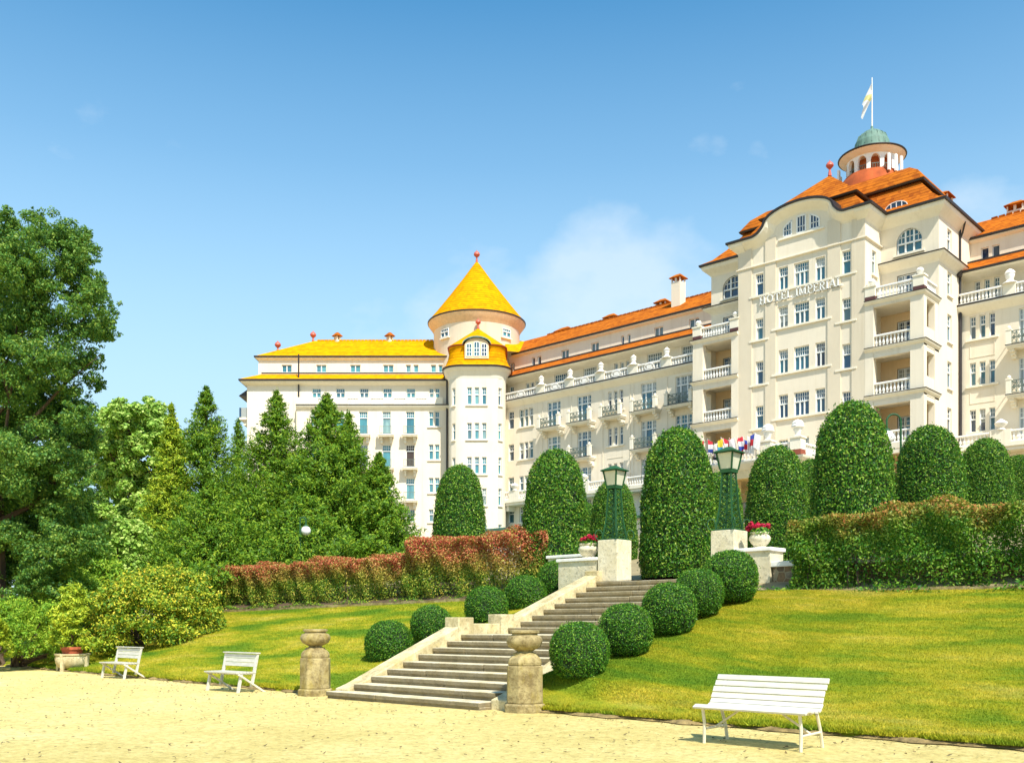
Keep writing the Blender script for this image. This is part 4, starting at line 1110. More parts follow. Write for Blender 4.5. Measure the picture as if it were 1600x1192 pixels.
swp(co, FLA, FLA.s(404), FLA.s(712), [(-.3, 29.05), (.003, 29.1), (.28, 29.25), (.3, 29.33), (-.3, 29.36)], True)
swp(gt, FLA, FLA.s(404), FLA.s(712), [(.05, 29.37), (.32, 29.335), (.42, 29.34), (.43, 29.5), (.05, 29.45)], True)
FR_ = frd(114.0); rs = FR_.s(492)
g0, g1 = FLA.p(FLA.s(402), .42, 29.5), FLA.p(FLA.s(740), .42, 29.5)
r0, r1 = FR_.p(rs, 0, 32.75), FR_.p(FR_.s(745), 0, 32.75)
bk = frd(120); b0, b1 = bk.p(FLA.s(402), 0, 29.4), bk.p(bk.s(745), 0, 29.4)
rl.add([g0, g1, r1, r0, b0, b1], [(0, 1, 2, 3), (3, 2, 5, 4), (0, 3, 4)])
for i in range(44):
    s = rs + .3 + i * .42; 
    if s < FR_.s(690): rl.fbox(FR_, s, s + .36, -.14, .14, 32.68, 32.86)
part(rl, 'roof', 'tile_sunlit')
# parapet on the projecting lower storeys
frb = frd(106.25); A = [SB + .1, FL.s(498), FL.s(523), FL.s(544), FL.s(560), FL.s(580), FL.s(599), FL.s(616), FL.s(634), FL.s(650), FL.s(667), FL.s(692)]
mb = MB()
for i in range(0, len(A) - 1):
    if i % 2 == 0: mb = MB(); mb.fbox(FL, A[i], A[i + 1], .0, .3, 23.68, 24.42); part(mb, 'parapet', 'trim')
for i in range(1, len(A) - 1, 2): balustrade([FL.p(A[i], .15, 0)[:2], FL.p(A[i + 1], .15, 0)[:2]], 23.68, .74)
finial(FR_.p(rs - .2, 0, 32.7), .8, .36); finial(FLA.p(FLA.s(424), -3.0, 31.0), .6, .36)
for q in (527, 609):
    c_ = FR_.p(FR_.s(q), 0, 0); chimney(c_[0], c_[1], 32.4, .55, .45)
# end balconies with glass screens on the far left corner
mb = MB(); e = MB()
for z in (22.6, 19.0, 15.4): mb.fbox(FL2, SL - 1.0, SL - .003, -4, -.5, z - .25, z); mb.fbox(FL2, SL - .6, SL - .003, -4, -.8, z - .8, z - .252)
part(mb, 'end_balcony', 'trim')
mb = MB()
for z in (22.6, 19.0, 15.4): mb.fbox(FL2, SL - .98, SL - .94, -4, -.5, z + .003, z + 1.05); mb.fbox(FL2, SL - .93, SL - .01, -.56, -.52, z + .003, z + 1.05)
part(mb, 'glass_screen', 'glass')
mb = MB(); mb.add([FL2.p(SL - 1.0, -.3, 24.9), FL2.p(SL - .003, -.3, 25.6), FL2.p(SL - .003, -5, 25.6), FL2.p(SL - 1.0, -5, 24.9), FL2.p(SL - .003, -.3, 24.8), FL2.p(SL - .003, -5, 24.8)], [(0, 1, 2, 3), (0, 4, 1), (0, 3, 5, 4)])
part(mb, 'end_canopy', 'gutter')

# ---- round corner tower
FT = frd(102.6); cs = FT.s(745); tw = MB(); R1 = 1.5
flat = 1.5
holes = []
rowTw = [(22.85, 24.65), (19.25, 20.95), (15.65, 17.4), (12.4, 14.15), (8.8, 10.4)]
for q in (730.0, 741.5, 753.0):
    a = FT.s(q); b = FT.s(q + 7.2)
    for z0, z1 in rowTw: holes.append((a, b, z0, z1)); window(FT, a, b, z0, z1, lights=1, grid_=(2, 2), top=.42)
for z0, z1 in rowTw: sill(sills, FT, FT.s(727.5), FT.s(762.5), z0 - .02)
wall(tw, FT, cs - flat, cs + flat, 5.5, 27, holes)
angs = [0, 7, 14, 21, 27, 51, 57, 64, 71, 78, 84, 90]
for sg_ in (-1, 1):
    for i in range(len(angs) - 1):
        a0, a1 = math.radians(angs[i]), math.radians(angs[i + 1])
        p0 = FT.p(cs + sg_ * (flat + R1 * math.sin(a0)), -R1 + R1 * math.cos(a0), 0); p1 = FT.p(cs + sg_ * (flat + R1 * math.sin(a1)), -R1 + R1 * math.cos(a1), 0)
        if sg_ < 0: p0, p1 = p1, p0
        fr = Fr(p0[0], p0[1], p1[0] - p0[0], p1[1] - p0[1]); Ln = math.hypot(p1[0] - p0[0], p1[1] - p0[1])
        if angs[i] == 27:
            hh = [(Ln / 2 - .22, Ln / 2 + .22, z0, z1) for z0, z1 in rowTw]
            for h in hh: window(fr, *h, lights=1, grid_=(2, 2), top=.42, fw=.07); sill(sills, fr, h[0] - .08, h[1] + .08, h[2] - .02)
            wall(tw, fr, 0, Ln, 5.5, 27, hh)
        else: wall(tw, fr, 0, Ln, 5.5, 27)
    p0 = FT.p(cs + sg_ * 3.0, -R1, 0); p1 = FT.p(cs + sg_ * 3.0, -8, 0)
    tw.poly([(p0[0], p0[1], 5.5), (p1[0], p1[1], 5.5), (p1[0], p1[1], 27), (p0[0], p0[1], 27)])
part(tw, 'tower_wall', 'wall')
def tplan(g, d=8.0):
    """tower outline grown outward by g (starts at the left back)"""
    pts = [FT.p(cs - 3 - g, -d, 0)]
    for a in np.linspace(90, 0, 12): t = math.radians(a); pts.append(FT.p(cs - flat - (R1 + g) * math.sin(t), -R1 + (R1 + g) * math.cos(t), 0))
    for a in np.linspace(0, 90, 12): t = math.radians(a); pts.append(FT.p(cs + flat + (R1 + g) * math.sin(t), -R1 + (R1 + g) * math.cos(t), 0))
    pts.append(FT.p(cs + 3 + g, -d, 0)); return [p[:2] for p in pts]
mb = MB(); mb.sweep(tplan(0), [(0.003, 25.6), (.08, 25.9), (.3, 26.3), (.55, 26.55), (.58, 26.68), (.0, 26.8)]); part(mb, 'tower_cornice', 'trim', False)
mb = MB(); mb.sweep(tplan(0), [(.1, 26.81), (.6, 26.69), (.7, 26.7), (.72, 26.85), (.1, 26.9)]); part(mb, 'gutter', 'gutter')
mr = MB(); rings = [tplan(.68), tplan(.35), tplan(.12), tplan(-.05), tplan(-.02)]; zs = [26.86, 27.2, 27.75, 28.5, 29.05]; k = len(rings[0])
for rg, z in zip(rings, zs): mr.v += [(p[0], p[1], z) for p in rg]
for i in range(4):
    for j in range(k - 1): mr.f.append((i * k + j, i * k + j + 1, (i + 1) * k + j + 1, (i + 1) * k + j))
top = tplan(.14); ap = FT.p(cs, -4.1, 32.0); kk = len(mr.v); mr.v += [(p[0], p[1], 29.12) for p in top]; mr.v.append(ap); mr.v.append(FT.p(cs, -8, 32.0))
for j in range(k - 1): mr.f.append((kk + j, kk + j + 1, kk + k))
mr.f.append((kk + k - 1, kk + k + 1, kk + k)); mr.f.append((kk, kk + k, kk + k + 1))
part(mr, 'tower_roof', 'tile_sunlit')
mb = MB(); mb.sweep(tplan(0), [(-.04, 29.0), (.12, 29.02), (.16, 29.1), (-.04, 29.11)]); part(mb, 'roof_step', plain('red_ridge_tile', (.36, .07, .03), .6))
finial((ap[0], ap[1], ap[2] - .05), .9, .3)
# tower dormer
dm = MB(); a, b = cs - 1.25, cs + 1.25; n0 = .35
dm.fbox(FT, a, b, -2.5, n0, 27.55, 28.95)
arc = [(cs + 1.25 * math.cos(t), 28.95 + .75 * math.sin(t)) for t in np.linspace(math.pi, 0, 11)]
dm.add([FT.p(s, n0, z) for s, z in arc] + [FT.p(s, -3.2, z) for s, z in arc], [tuple(range(10, -1, -1))] + [(i, i + 1, i + 12, i + 11) for i in range(10)])
dmo = part(dm, 'dormer', 'peach')
hd = MB(); a2 = [(cs + 1.5 * math.cos(t), 28.98 + .86 * math.sin(t)) for t in np.linspace(math.pi, 0, 13)]
hd.add([FT.p(s, n0 + .25, z) for s, z in a2] + [FT.p(s, -3.2, z + .25) for s, z in a2] + [FT.p(s, n0 + .25, z - .14) for s, z in a2], [(i, i + 1, i + 14, i + 13) for i in range(12)] + [(i + 26, i + 27, i + 1, i) for i in range(12)])
part(hd, 'hood', 'copper', parent=dmo)
for q, zt in ((-.78, 29.05), (0, 29.25), (.78, 29.05)):
    mb = MB(); g = MB(); s0, s1 = cs + q - .27, cs + q + .27
    for s in (s0, s1, cs + q): mb.fbox(FT, s - .035, s + .035, n0 + .004, n0 + .06, 27.8, zt - .1 if s != cs + q else zt)
    for z in (27.8, 28.2, 28.6): mb.fbox(FT, s0, s1, n0 + .004, n0 + .05, z - .03, z + .03)
    arcs = [FT.p(cs + q + .27 * math.cos(t), n0 + .03, zt - .12 + .15 * math.sin(t)) for t in np.linspace(0, math.pi, 7)]
    for i in range(6): mb.bar(arcs[i], arcs[i + 1], .07, .07)
    o = part(mb, 'dormer_window', 'frame')
    g.poly([FT.p(s0, n0 + .01, 27.8), FT.p(s1, n0 + .01, 27.8)] + [FT.p(cs + q + .27 * math.cos(t), n0 + .01, zt - .12 + .15 * math.sin(t)) for t in np.linspace(0, math.pi, 7)])
    part(g, 'pane', 'glass', parent=o)
# big drum and cone behind the tower
DC = frd(112).p(frd(112).s(745), 0, 0)
mb = MB(); mb.lathe(DC, [(4.87, 27.0), (4.87, 33.0), (5.0, 33.25)], 64); part(mb, 'drum', 'wall', True)
mb = MB(); mb.lathe(DC, [(4.9, 32.95), (5.1, 33.3), (5.45, 33.75), (5.5, 33.9), (4.5, 34.0)], 64); part(mb, 'drum_eaves', plain('warm_soffit_paint', (.76, .56, .33), .8), True)
mb = MB(); mb.lathe(DC, [(5.4, 33.905), (5.56, 33.91), (5.58, 34.05), (5.2, 34.1)], 64); part(mb, 'gutter', 'gutter', True)
mb = MB(); mb.lathe(DC, [(5.55, 34.02), (4.6, 35.15), (3.0, 37.2), (1.5, 39.2), (.4, 40.75), (.12, 41.1)], 64); part(mb, 'cone_roof', 'tile_sunlit', True)
finial((DC[0], DC[1], 41.0), 1.3, .36)
for px_ in (697.6, 792.6):
    t = math.atan2(0, 1); s = (px_ - 745) / FOC * 108
    dn = math.sqrt(4.87 ** 2 - min(s * s, 23)); th = math.asin(max(-.99, min(.99, s / 4.87)))
    c0 = Vector((DC[0], DC[1])) + Vector((CT, ST)) * s + Vector((ST, -CT)) * dn
    tang = (Vector((CT, ST)) * math.cos(th) + Vector((-ST, CT)) * math.sin(th))
    fr = Fr(c0.x - tang.x * .6, c0.y - tang.y * .6, tang.x, tang.y)
    window(fr, 0, 1.2, 31.55, 32.45, 'drum_window', lights=2, grid_=(4, 1), top=.4, n=.26)
    sill(sills, fr, -.15, 1.35, 31.5, d=.2)
# connecting roof between drum and wings
mb = MB(); mb.add([FT.p(cs + 2.9, -3.5, 29.42), (-71.6, 79.1, 29.44), (-75.6, 84.4, 32.5), (DC[0], DC[1], 32.5), FT.p(cs + 2.9, -6.5, 31.2)], [(0, 1, 2, 3, 4)])
part(mb, 'valley_roof', 'tile_sunlit')
# downpipes
dp = MB()
def pipe(p, z0, z1, r=.09): q = MB(); q.tube([(p[0], p[1], z0), (p[0], p[1], z1)], r, 6); part(q, 'downpipe', 'gutter')
pipe((-25.15, 76.9), 5.5, 23.4, .11); pipe((-25.2, 76.98), 23.4, 29.5, .08)
pipe(FL.p(FL.s(698.5), .1, 0), 5.5, 26.3, .1); pipe(FL2.p(FL2.s(467), .12, 0), 24.4, 29.3, .09)
pipe((-71.9, 76.95), 5.5, 23, .09)
dp.tube([(-24.75, 76.7, 29.9), (-25.0, 76.9, 29.2), (-25.2, 76.98, 28.8)], .07, 6)
dp.bar((-25.15, 76.6, 25.9), (-25.15, 76.9, 26.5), .32, .32)
part(dp, 'downpipe', 'gutter')
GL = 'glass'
# ---- portico in front of the centre
PX0, PX1, PY = -41.5, -31.1, 63.0
mb = MB(); 
for a, b in ((PX0, PX0 + 1.2), (PX0 + 4.2, PX0 + 5.2), (PX1 - 1.2, PX1)): mb.box(a, b, PY, PY + 1.2, 5.0, 10.4)
mb.box(PX0, PX1, PY + .01, 69.99, 10.4, 11.4); mb.box(PX0 + .3, PX1 - .3, 67.5, 69.98, 5, 10.398)
part(mb, 'portico', plain('yellow_render', (.80, .62, .34), .85))
mb = MB(); mb.sweep([(PX0, 69.9), (PX0, PY), (PX1, PY), (PX1, 69.9)], [(0, 11.0), (.1, 11.1), (.35, 11.4), (.4, 11.55), (0, 11.62), (-.8, 11.62), (-.8, 11.4)]); part(mb, 'portico_cornice', 'trim')
mb = MB(); mb.box(PX0 + 1.3, PX1 - 1.3, 67.40, 67.48, 5.5, 9.3); part(mb, 'entrance_glazing', 'glass')
pz = 11.65
for xp in (PX1 - .35, PX1 - 2.6):
    mb = MB(); mb.box(xp - .4, xp + .4, PY - .05, PY + .7, pz + .35, pz + 1.15); mb.box(xp - .47, xp + .47, PY - .12, PY + .77, pz + 1.14, pz + 1.26); o = part(mb, 'parapet_pier', 'trim')
    mb = MB(); mb.box(xp - .4, xp + .4, PY - .05, PY + .7, pz, pz + .347); part(mb, 'pier_base', plain('red_brown_band', (.25, .06, .03), .7) if xp > -32 else 'red_plinth', parent=o)
    mb = MB(); mb.lathe((xp, PY + .33, pz + 1.26), [(.30, 0), (.30, .06), (.15, .13), (.17, .2), (.30, .45), (.35, .6), (.45, .64), (.47, .74), (.40, .82), (.42, .92), (.3, 1.08), (.16, 1.14), (.03, 1.2)], 9); part(mb, 'stone_flower_vase', 'white', True)
balustrade([(PX1 - 2.15, PY + .3), (PX1 - .8, PY + .3)], pz, .95, step=.3); balustrade([(PX0, PY + .3), (PX1 - 3.05, PY + .3)], pz, .95, step=.3)
balustrade([(PX1 - .3, PY + .8), (PX1 - .3, 69.8)], pz, .95, step=.3)
flush()
# ---- the flags on the portico
FLG = [[(.75, .75, .75), (.55, .03, .04)], [(.03, .06, .35), (.75, .75, .75), (.6, .03, .05)], [(.7, .7, .7), (.7, .7, .7)], [(.02, .02, .03), (.6, .04, .04), (.75, .55, .03)], [(.6, .03, .05), (.75, .75, .75), (.6, .03, .05)], [(.03, .25, .55), (.75, .65, .05)], [(.05, .3, .5), (.75, .6, .04)], [(.6, .03, .04), (.6, .03, .04)], [(.75, .75, .75), (.6, .03, .04), (.03, .06, .35)]]
FN = ['white over red', 'red, white and dark blue', 'plain white', 'black, red and yellow', 'red, white and red', 'blue and yellow', 'teal and yellow', 'all red', 'white, red and navy']
fm = [flagmat('flag_cloth', s, 2) for s in FLG]
order = [0, 1, 3, 2, 8, 4, 6, 7, 0, 2, 4, 8, 1, 2, 0, 8, 2]; nf = len(order)
ordn = ['first', 'second', 'third', 'fourth', 'fifth', 'sixth', 'seventh', 'eighth', 'ninth', 'tenth', 'eleventh', 'twelfth', 'thirteenth', 'fourteenth', 'fifteenth', 'sixteenth', 'seventeenth']
for i, kf in enumerate(order):
    px_ = 1106 + i * 5.0; p = at(px_, 712, y=PY - .2); base = Vector((p.x, PY - .1, pz + .3))
    f = thing('flag', '%s flag, %s from the left in the row above the porch' % (FN[kf], ordn[i]), 'flag', base, 'small flags in a row over the porch')
    rf_ = random.Random(i * 7 + 1); sd = 1 if i % 3 else -1
    tip = base + R3 * rf_.uniform(-.12, .25) + Vector((0, -.5, rf_.uniform(1.15, 1.5))); mb = MB(); mb.tube([base, tip], .028, 6); mb.build('pole', M['frame'], f)
    clothmesh('cloth', tip - Vector((0, 0, .03)), R3 * sd * rf_.uniform(.34, .5) + Vector((0, 0, -.18)), R3 * rf_.uniform(-.12, .12) + Vector((0, 0, -rf_.uniform(.85, 1.15))), 6, 6, .08, fm[kf], f, i)
# ------------------------------------------------------------------ plants
def cw(px, d):
    r = (px - CX) / FOC * d; return CT * r - ST * d, ST * r + CT * d
def zpx(py, d): return (HOR - py) / FOC * d
def leafmesh(name, c, nrm, size, aspect=.5, g=None, axis=None, curl=.25):
    """one diamond-shaped leaf per point: c centres, nrm facing, size length"""
    n = len(c); g = g or RNG
    nrm = nrm / (np.linalg.norm(nrm, axis=1, keepdims=True) + 1e-9)
    a = g.normal(size=(n, 3)) if axis is None else axis + .35 * g.normal(size=(n, 3))
    t = a - nrm * (a * nrm).sum(1, keepdims=True); t /= np.linalg.norm(t, axis=1, keepdims=True) + 1e-9
    s = np.cross(nrm, t); L_ = (size * g.uniform(.65, 1.3, n))[:, None]
    v = np.stack([c - t * L_ * .5, c + s * L_ * aspect * .5 - nrm * L_ * curl * .2, c + t * L_ * .5 - nrm * L_ * curl, c - s * L_ * aspect * .5 - nrm * L_ * curl * .2], 1).reshape(-1, 3)
    return v, np.arange(4 * n).reshape(-1, 4)
def rnd_dir(n, g): d = g.normal(size=(n, 3)); return d / np.linalg.norm(d, axis=1, keepdims=True)

def revolve_leaves(prof, n, size, seed, jit, name, aspect=.55, dome=None):
    """clipped shape of revolution covered in leaves, over a leafy core"""
    g = np.random.default_rng(seed); pr = np.array(prof); seg = np.hypot(np.diff(pr[:, 0]), np.diff(pr[:, 1])); ar = seg * (pr[:-1, 0] + pr[1:, 0]) / 2
    k = g.choice(len(seg), n, p=ar / ar.sum()); u = g.random(n); r = pr[k, 0] + (pr[k + 1, 0] - pr[k, 0]) * u; z = pr[k, 1] + (pr[k + 1, 1] - pr[k, 1]) * u
    th = g.uniform(0, 2 * np.pi, n); nr = (pr[k + 1, 1] - pr[k, 1]) / (seg[k] + 1e-9); nzz = -(pr[k + 1, 0] - pr[k, 0]) / (seg[k] + 1e-9)
    nn = np.stack([nr * np.cos(th), nr * np.sin(th), nzz], -1)
    lump = .5 * np.sin(3.1 * th + 2.3 * z + seed) * np.sin(2.7 * z + seed) + .5 * np.sin(7 * th - 4.1 * z)
    dep = g.uniform(-1.0, .45, n) * jit + lump * jit * .55
    stray = g.random(n) < .03; dep = np.where(stray, g.uniform(.4, 1.7, n) * jit, dep)
    zm = pr[-1, 1]; hol = [(g.uniform(0, 6.28), g.uniform(.08, .7) * zm, g.uniform(.07, .17)) for _ in range(8)]
    keep = np.ones(n, bool)
    for ht, hz_, hr in hol:
        dd_ = np.hypot((np.angle(np.exp(1j * (th - ht)))) * r / pr[:, 0].max(), (z - hz_) / pr[:, 0].max()); keep &= ~((dd_ < hr * (1 + .4 * np.sin(9 * th))) & (g.random(n) < .62))
    c = np.stack([r * np.cos(th), r * np.sin(th), z], -1) + nn * dep[:, None]
    c, nn, n = c[keep], nn[keep], int(keep.sum())
    v, f = leafmesh(name, c, nn + .75 * g.normal(size=(n, 3)), size, aspect, g)
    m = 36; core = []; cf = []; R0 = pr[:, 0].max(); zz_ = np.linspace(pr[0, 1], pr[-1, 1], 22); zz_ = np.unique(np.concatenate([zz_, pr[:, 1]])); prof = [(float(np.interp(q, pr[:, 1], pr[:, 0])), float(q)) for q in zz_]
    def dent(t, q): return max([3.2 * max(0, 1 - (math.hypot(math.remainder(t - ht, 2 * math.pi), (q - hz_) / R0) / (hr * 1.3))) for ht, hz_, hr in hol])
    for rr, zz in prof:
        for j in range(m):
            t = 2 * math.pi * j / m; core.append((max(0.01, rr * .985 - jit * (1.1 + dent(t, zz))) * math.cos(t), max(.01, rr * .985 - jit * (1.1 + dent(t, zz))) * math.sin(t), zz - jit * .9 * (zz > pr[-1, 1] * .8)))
    for i in range(len(prof) - 1):
        for j in range(m): cf.append((i * m + j, i * m + (j + 1) % m, (i + 1) * m + (j + 1) % m, (i + 1) * m + j))
    core = np.array(core); cf = np.array(cf)
    me = npmesh(name, np.vstack([v, core]), np.vstack([f, cf + len(v)])); me.polygons.foreach_set('material_index', np.concatenate([np.zeros(len(f), np.int32), np.ones(len(cf), np.int32)])); return me

M['topiary'] = leafmat('topiary_leaves', [(.08, (0.009, 0.050, 0.008)), (.35, (0.029, 0.133, 0.011)), (.6, (0.084, 0.243, 0.018)), (.8, (0.213, 0.387, 0.034)), (.97, (0.409, 0.508, 0.089))], .45, .25, .12)
M['box'] = leafmat('box_leaves', [(.1, (0.014, 0.072, 0.009)), (.45, (0.052, 0.189, 0.014)), (.75, (0.125, 0.297, 0.021)), (.95, (0.296, 0.451, 0.052))], .45, .25, .15)
M['oak'] = leafmat('oak_leaves', [(.15, (0.033, 0.106, 0.028)), (.45, (0.089, 0.226, 0.040)), (.7, (0.194, 0.331, 0.049)), (.93, (0.387, 0.467, 0.084))], .5, .32, .3)
M['maple'] = leafmat('maple_leaves', [(.15, (0.144, 0.333, 0.043)), (.5, (0.351, 0.550, 0.087)), (.85, (0.670, 0.767, 0.232))], .5, .3, .45)
M['yew'] = leafmat('yew_needles', [(.1, (0.031, 0.106, 0.012)), (.45, (0.113, 0.250, 0.018)), (.75, (0.257, 0.388, 0.022)), (.95, (0.452, 0.474, 0.041))], .5, .28, .35)
M['goldthuja'] = leafmat('golden_conifer', [(.2, (0.120, 0.243, 0.019)), (.5, (0.342, 0.462, 0.030)), (.8, (0.661, 0.680, 0.049))], .5, .25, .45)
M['limeconifer'] = leafmat('lime_conifer', [(.2, (0.093, 0.255, 0.023)), (.5, (0.255, 0.441, 0.032)), (.8, (0.510, 0.626, 0.058))], .5, .25, .45)
M['rhodo'] = leafmat('rhododendron_leaves', [(.1, (0.046, 0.155, 0.022)), (.35, (0.155, 0.295, 0.025)), (.6, (0.403, 0.465, 0.034)), (.82, (0.651, 0.574, 0.046)), (.95, (0.713, 0.403, 0.046))], .5, .22, .25)
M['hedge'] = leafmat('photinia_hedge_leaves', [(.12, (0.041, 0.134, 0.017)), (.4, (0.138, 0.269, 0.024)), (.62, (0.357, 0.419, 0.044)), (.8, (0.619, 0.538, 0.088)), (.95, (0.578, 0.329, 0.066))], .5, .28, .3, zred=(.80, 1.6, [(.10, (.26, .035, .025)), (.35, (.60, .10, .065)), (.62, (.74, .23, .11)), (.8, (.68, .42, .16)), (.95, (.34, .36, .05))]))
M['hedge2'] = leafmat('green_hedge_leaves', [(.12, (0.017, 0.090, 0.010)), (.4, (0.057, 0.189, 0.013)), (.65, (0.150, 0.295, 0.023)), (.86, (0.285, 0.400, 0.054)), (.97, (0.305, 0.232, 0.048))], .5, .28, .3, zred=(1.30, 1.75, [(.15, (.14, .22, .025)), (.45, (.40, .24, .05)), (.65, (.56, .17, .07)), (.9, (.42, .38, .08))]))

# clipped cones
CONE = [(.98, 0), (1.04, .35), (1.04, .9), (1.01, 1.6), (.965, 2.3), (.91, 2.8), (.84, 3.2), (.73, 3.52), (.57, 3.78), (.38, 3.98), (.18, 4.08), (.01, 4.1)]
cone_me = [revolve_leaves(CONE, 30000, .070, 20 + i, .065, 'clipped_cone') for i in range(3)]
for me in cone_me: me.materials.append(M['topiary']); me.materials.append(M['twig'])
cones = [  # photo column, base depth, height, base width, label
    (717, 38.5, 3.95, 2.12, 'clipped green cone behind the red-topped hedge, in front of the round tower'),
    (868, 30.2, 3.35, 2.06, 'clipped green cone at the right end of the reddish hedge, left of both lanterns'),
    (960, 42.0, 3.6, 2.02, 'clipped green cone standing directly behind the left green lantern'),
    (1060, 28.0, 4.3, 2.18, 'tall clipped green cone at the head of the stairs between the two lanterns'),
    (1212, 32.5, 3.72, 2.06, 'clipped green cone right of the right lantern, behind the flower pot'),
    (1333, 24.5, 4.35, 2.06, 'largest clipped green cone, rising behind the left end of the right hedge'),
    (1455, 28.6, 3.85, 2.06, 'clipped green cone beside the curved lamp post, third from the right behind the hedge'),
    (1540, 36.0, 3.75, 2.0, 'clipped green cone second from the right above the hedge'),
    (1592, 44.0, 3.6, 2.0, 'small clipped green cone cut off by the right edge of the view'),
    (1122, 38.0, 3.6, 1.9, 'clipped green cone half hidden behind the right green lantern'),
    (1268, 45.0, 3.7, 2.0, 'narrow sliver of clipped cone between the two big cones right of the flowers'),
    (913, 50.0, 3.3, 2.0, 'distant clipped cone peeping out behind the cone beside the reddish hedge'),
]
TOPS = [727, 703, 750, 668, 697, 628, 665, 685, 711, 738, 718, 786]
for i, (px, d, h, wd, lab) in enumerate(cones):
    x, y = cw(px, d); o = bpy.data.objects.new('clipped_cone', cone_me[i % 3]); COL.objects.link(o)
    zb = float(hterr(np.array(x), np.array(y))) - .03; h = zpx(TOPS[i], d) - zb
    o.location = (x, y, zb); o.scale = (wd / 2.1, wd / 2.1, h / 4.1); o.rotation_euler = (0.012 * math.sin(i * 2.3), .012 * math.cos(i * 3.1), i * 1.7)
    tag(o, lab, 'topiary', 'clipped topiary cones on the terrace')
# clipped balls
BALL = [(.24, 0), (.40, .07), (.50, .22), (.545, .40), (.55, .55), (.53, .70), (.46, .85), (.34, .97), (.18, 1.04), (.01, 1.06)]
ball_me = [revolve_leaves(BALL, 12000, .038, 40 + i, .032, 'clipped_ball') for i in range(3)]
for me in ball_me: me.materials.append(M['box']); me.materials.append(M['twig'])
ordw = ['lowest', 'second lowest', 'middle', 'second highest', 'highest']
BR = [(905, 1012, 46, -10.65), (978, 980, 42, -10.6), (1046, 948, 42.5, -10.6), (1092, 922, 38, -10.65), (1142, 897, 42, -10.6)]
BLs = [(607, 1002, 37, -18.35), (674, 975, 33, -18.3), (760, 946, 34, -18.3), (821, 928, 33, -18.3), (874, 905, 34, -18.4)]
for side, lst in (('right', BR), ('left', BLs)):
    for i, (px, py, rp, x) in enumerate(lst):
        p = at(px, py, x=x); d = -ST * p.x + CT * p.y; r = rp / FOC * d
        o = bpy.data.objects.new('clipped_ball', ball_me[(i + (side == 'left')) % 3]); COL.objects.link(o)
        o.scale = (r / .55,) * 3; o.location = (p.x, p.y, p.z - .57 * r / .55); o.rotation_euler = (0, 0, i * 2.1 + (side == 'left'))
        tag(o, '%s of five round clipped bushes on the %s side of the steps' % (ordw[i], side), 'box bush', 'clipped box balls beside the steps')

# hedges
def hedge(name, x0, x1, y0, y1, zt, h, n, seed, m, label, hole=.0):
    g = np.random.default_rng(seed); zb = h
    L_ = x1 - x0; wgt = np.array([L_ * zt, L_ * (y1 - y0), (y1 - y0) * zt * 2, L_ * zt * .9]); k = g.choice(4, n, p=wgt / wgt.sum())
    x = g.uniform(x0, x1, n); y = g.uniform(y0, y1, n); z = g.random(n) ** .8 * zt
    nn = np.zeros((n, 3)); a = k == 0; y[a] = y0; nn[a, 1] = -1; a = k == 1; z[a] = zt; nn[a, 2] = 1
    a = k == 2; q = g.random(n) < .5; x[a & q] = x0; x[a & ~q] = x1; nn[a & q, 0] = -1; nn[a & ~q, 0] = 1
    a = k == 3; nn[a, 1] = -.3; nn[a, 2] = .4; y[a] = y0 + (y1 - y0) * g.random(a.sum()); inner = a.copy()
    lump = .09 * np.sin(x * 1.7 + seed) + .08 * np.sin(x * 5.3 + z * 4) + .05 * np.sin(z * 6 + x * 1.1)
    dep = g.uniform(-.14, .05, n) + lump
    c = np.stack([x, y, z], -1) + nn * dep[:, None]
    c[:, 2] += (.02 * np.sin(x * .9 + seed) + .03 * np.sin(x * 2.9 + 2 * seed)) * (z / zt)
    # thin out in hollows and near the foot so that stems and shade show
    f = np.sin(x * 1.9 + seed) * .5 + np.sin(x * 4.7 + z * 2.2) * .35 + np.sin(z * 3.9 + x * .7 + seed) * .3
    keep = (f - 1.15 * (1 - np.clip(z / (zt * .75), 0, 1)) + hole > g.normal(-1.05, .45, n)) | (inner & (g.random(n) < .8))
    c, nn = c[keep], nn[keep]; nn = nn + np.array([.25, 0, .55]) * np.clip(c[:, 2:3] / zt, 0, 1)
    v, fa = leafmesh(name, c, nn + .8 * g.normal(size=c.shape), .07, .5, g)
    x0_, y0_ = (x0 + x1) / 2, (y0 + y1) / 2
    root = thing(name, label, 'hedge', (x0_, y0_, zb), 'clipped hedges above the lawns')
    v = v - np.array([x0_, y0_, 0]); o = link('foliage', npmesh('foliage', v, fa), m, root, None)
    sb = MB(); rr = random.Random(seed)
    for i in range(int(L_ * 5.5)):
        sx = rr.uniform(x0 + .1, x1 - .1); sy = rr.uniform(y0 + .1, y1 - .1); p = Vector((sx, sy, zb - .1)); pts = [p]
        for s in range(4): p = p + Vector((rr.uniform(-.16, .16), rr.uniform(-.08, .08), zt * .22)); pts.append(p)
        sb.tube(pts, [.022, .018, .014, .01, .006], 5, False)
    sb.build('stems', M['bark'], root)['kind'] = 'stuff'
    return root
hedge('hedge', -39.9, -25.3, 22.2, 23.3, 1.66, .68, 110000, 3, M['hedge'], 'long lower hedge with red new leaves, left of the steps')
hedge('hedge', -25.25, -19.0, 22.1, 23.3, 2.02, .78, 64000, 5, M['hedge'], 'tall square-cut hedge with orange-red top, left of the lantern steps')
hedge('hedge', -10.25, 6, 20.2, 21.0, 1.68, .66, 120000, 8, M['hedge2'], 'long green hedge above the right lawn, in front of the big cones', -.12)

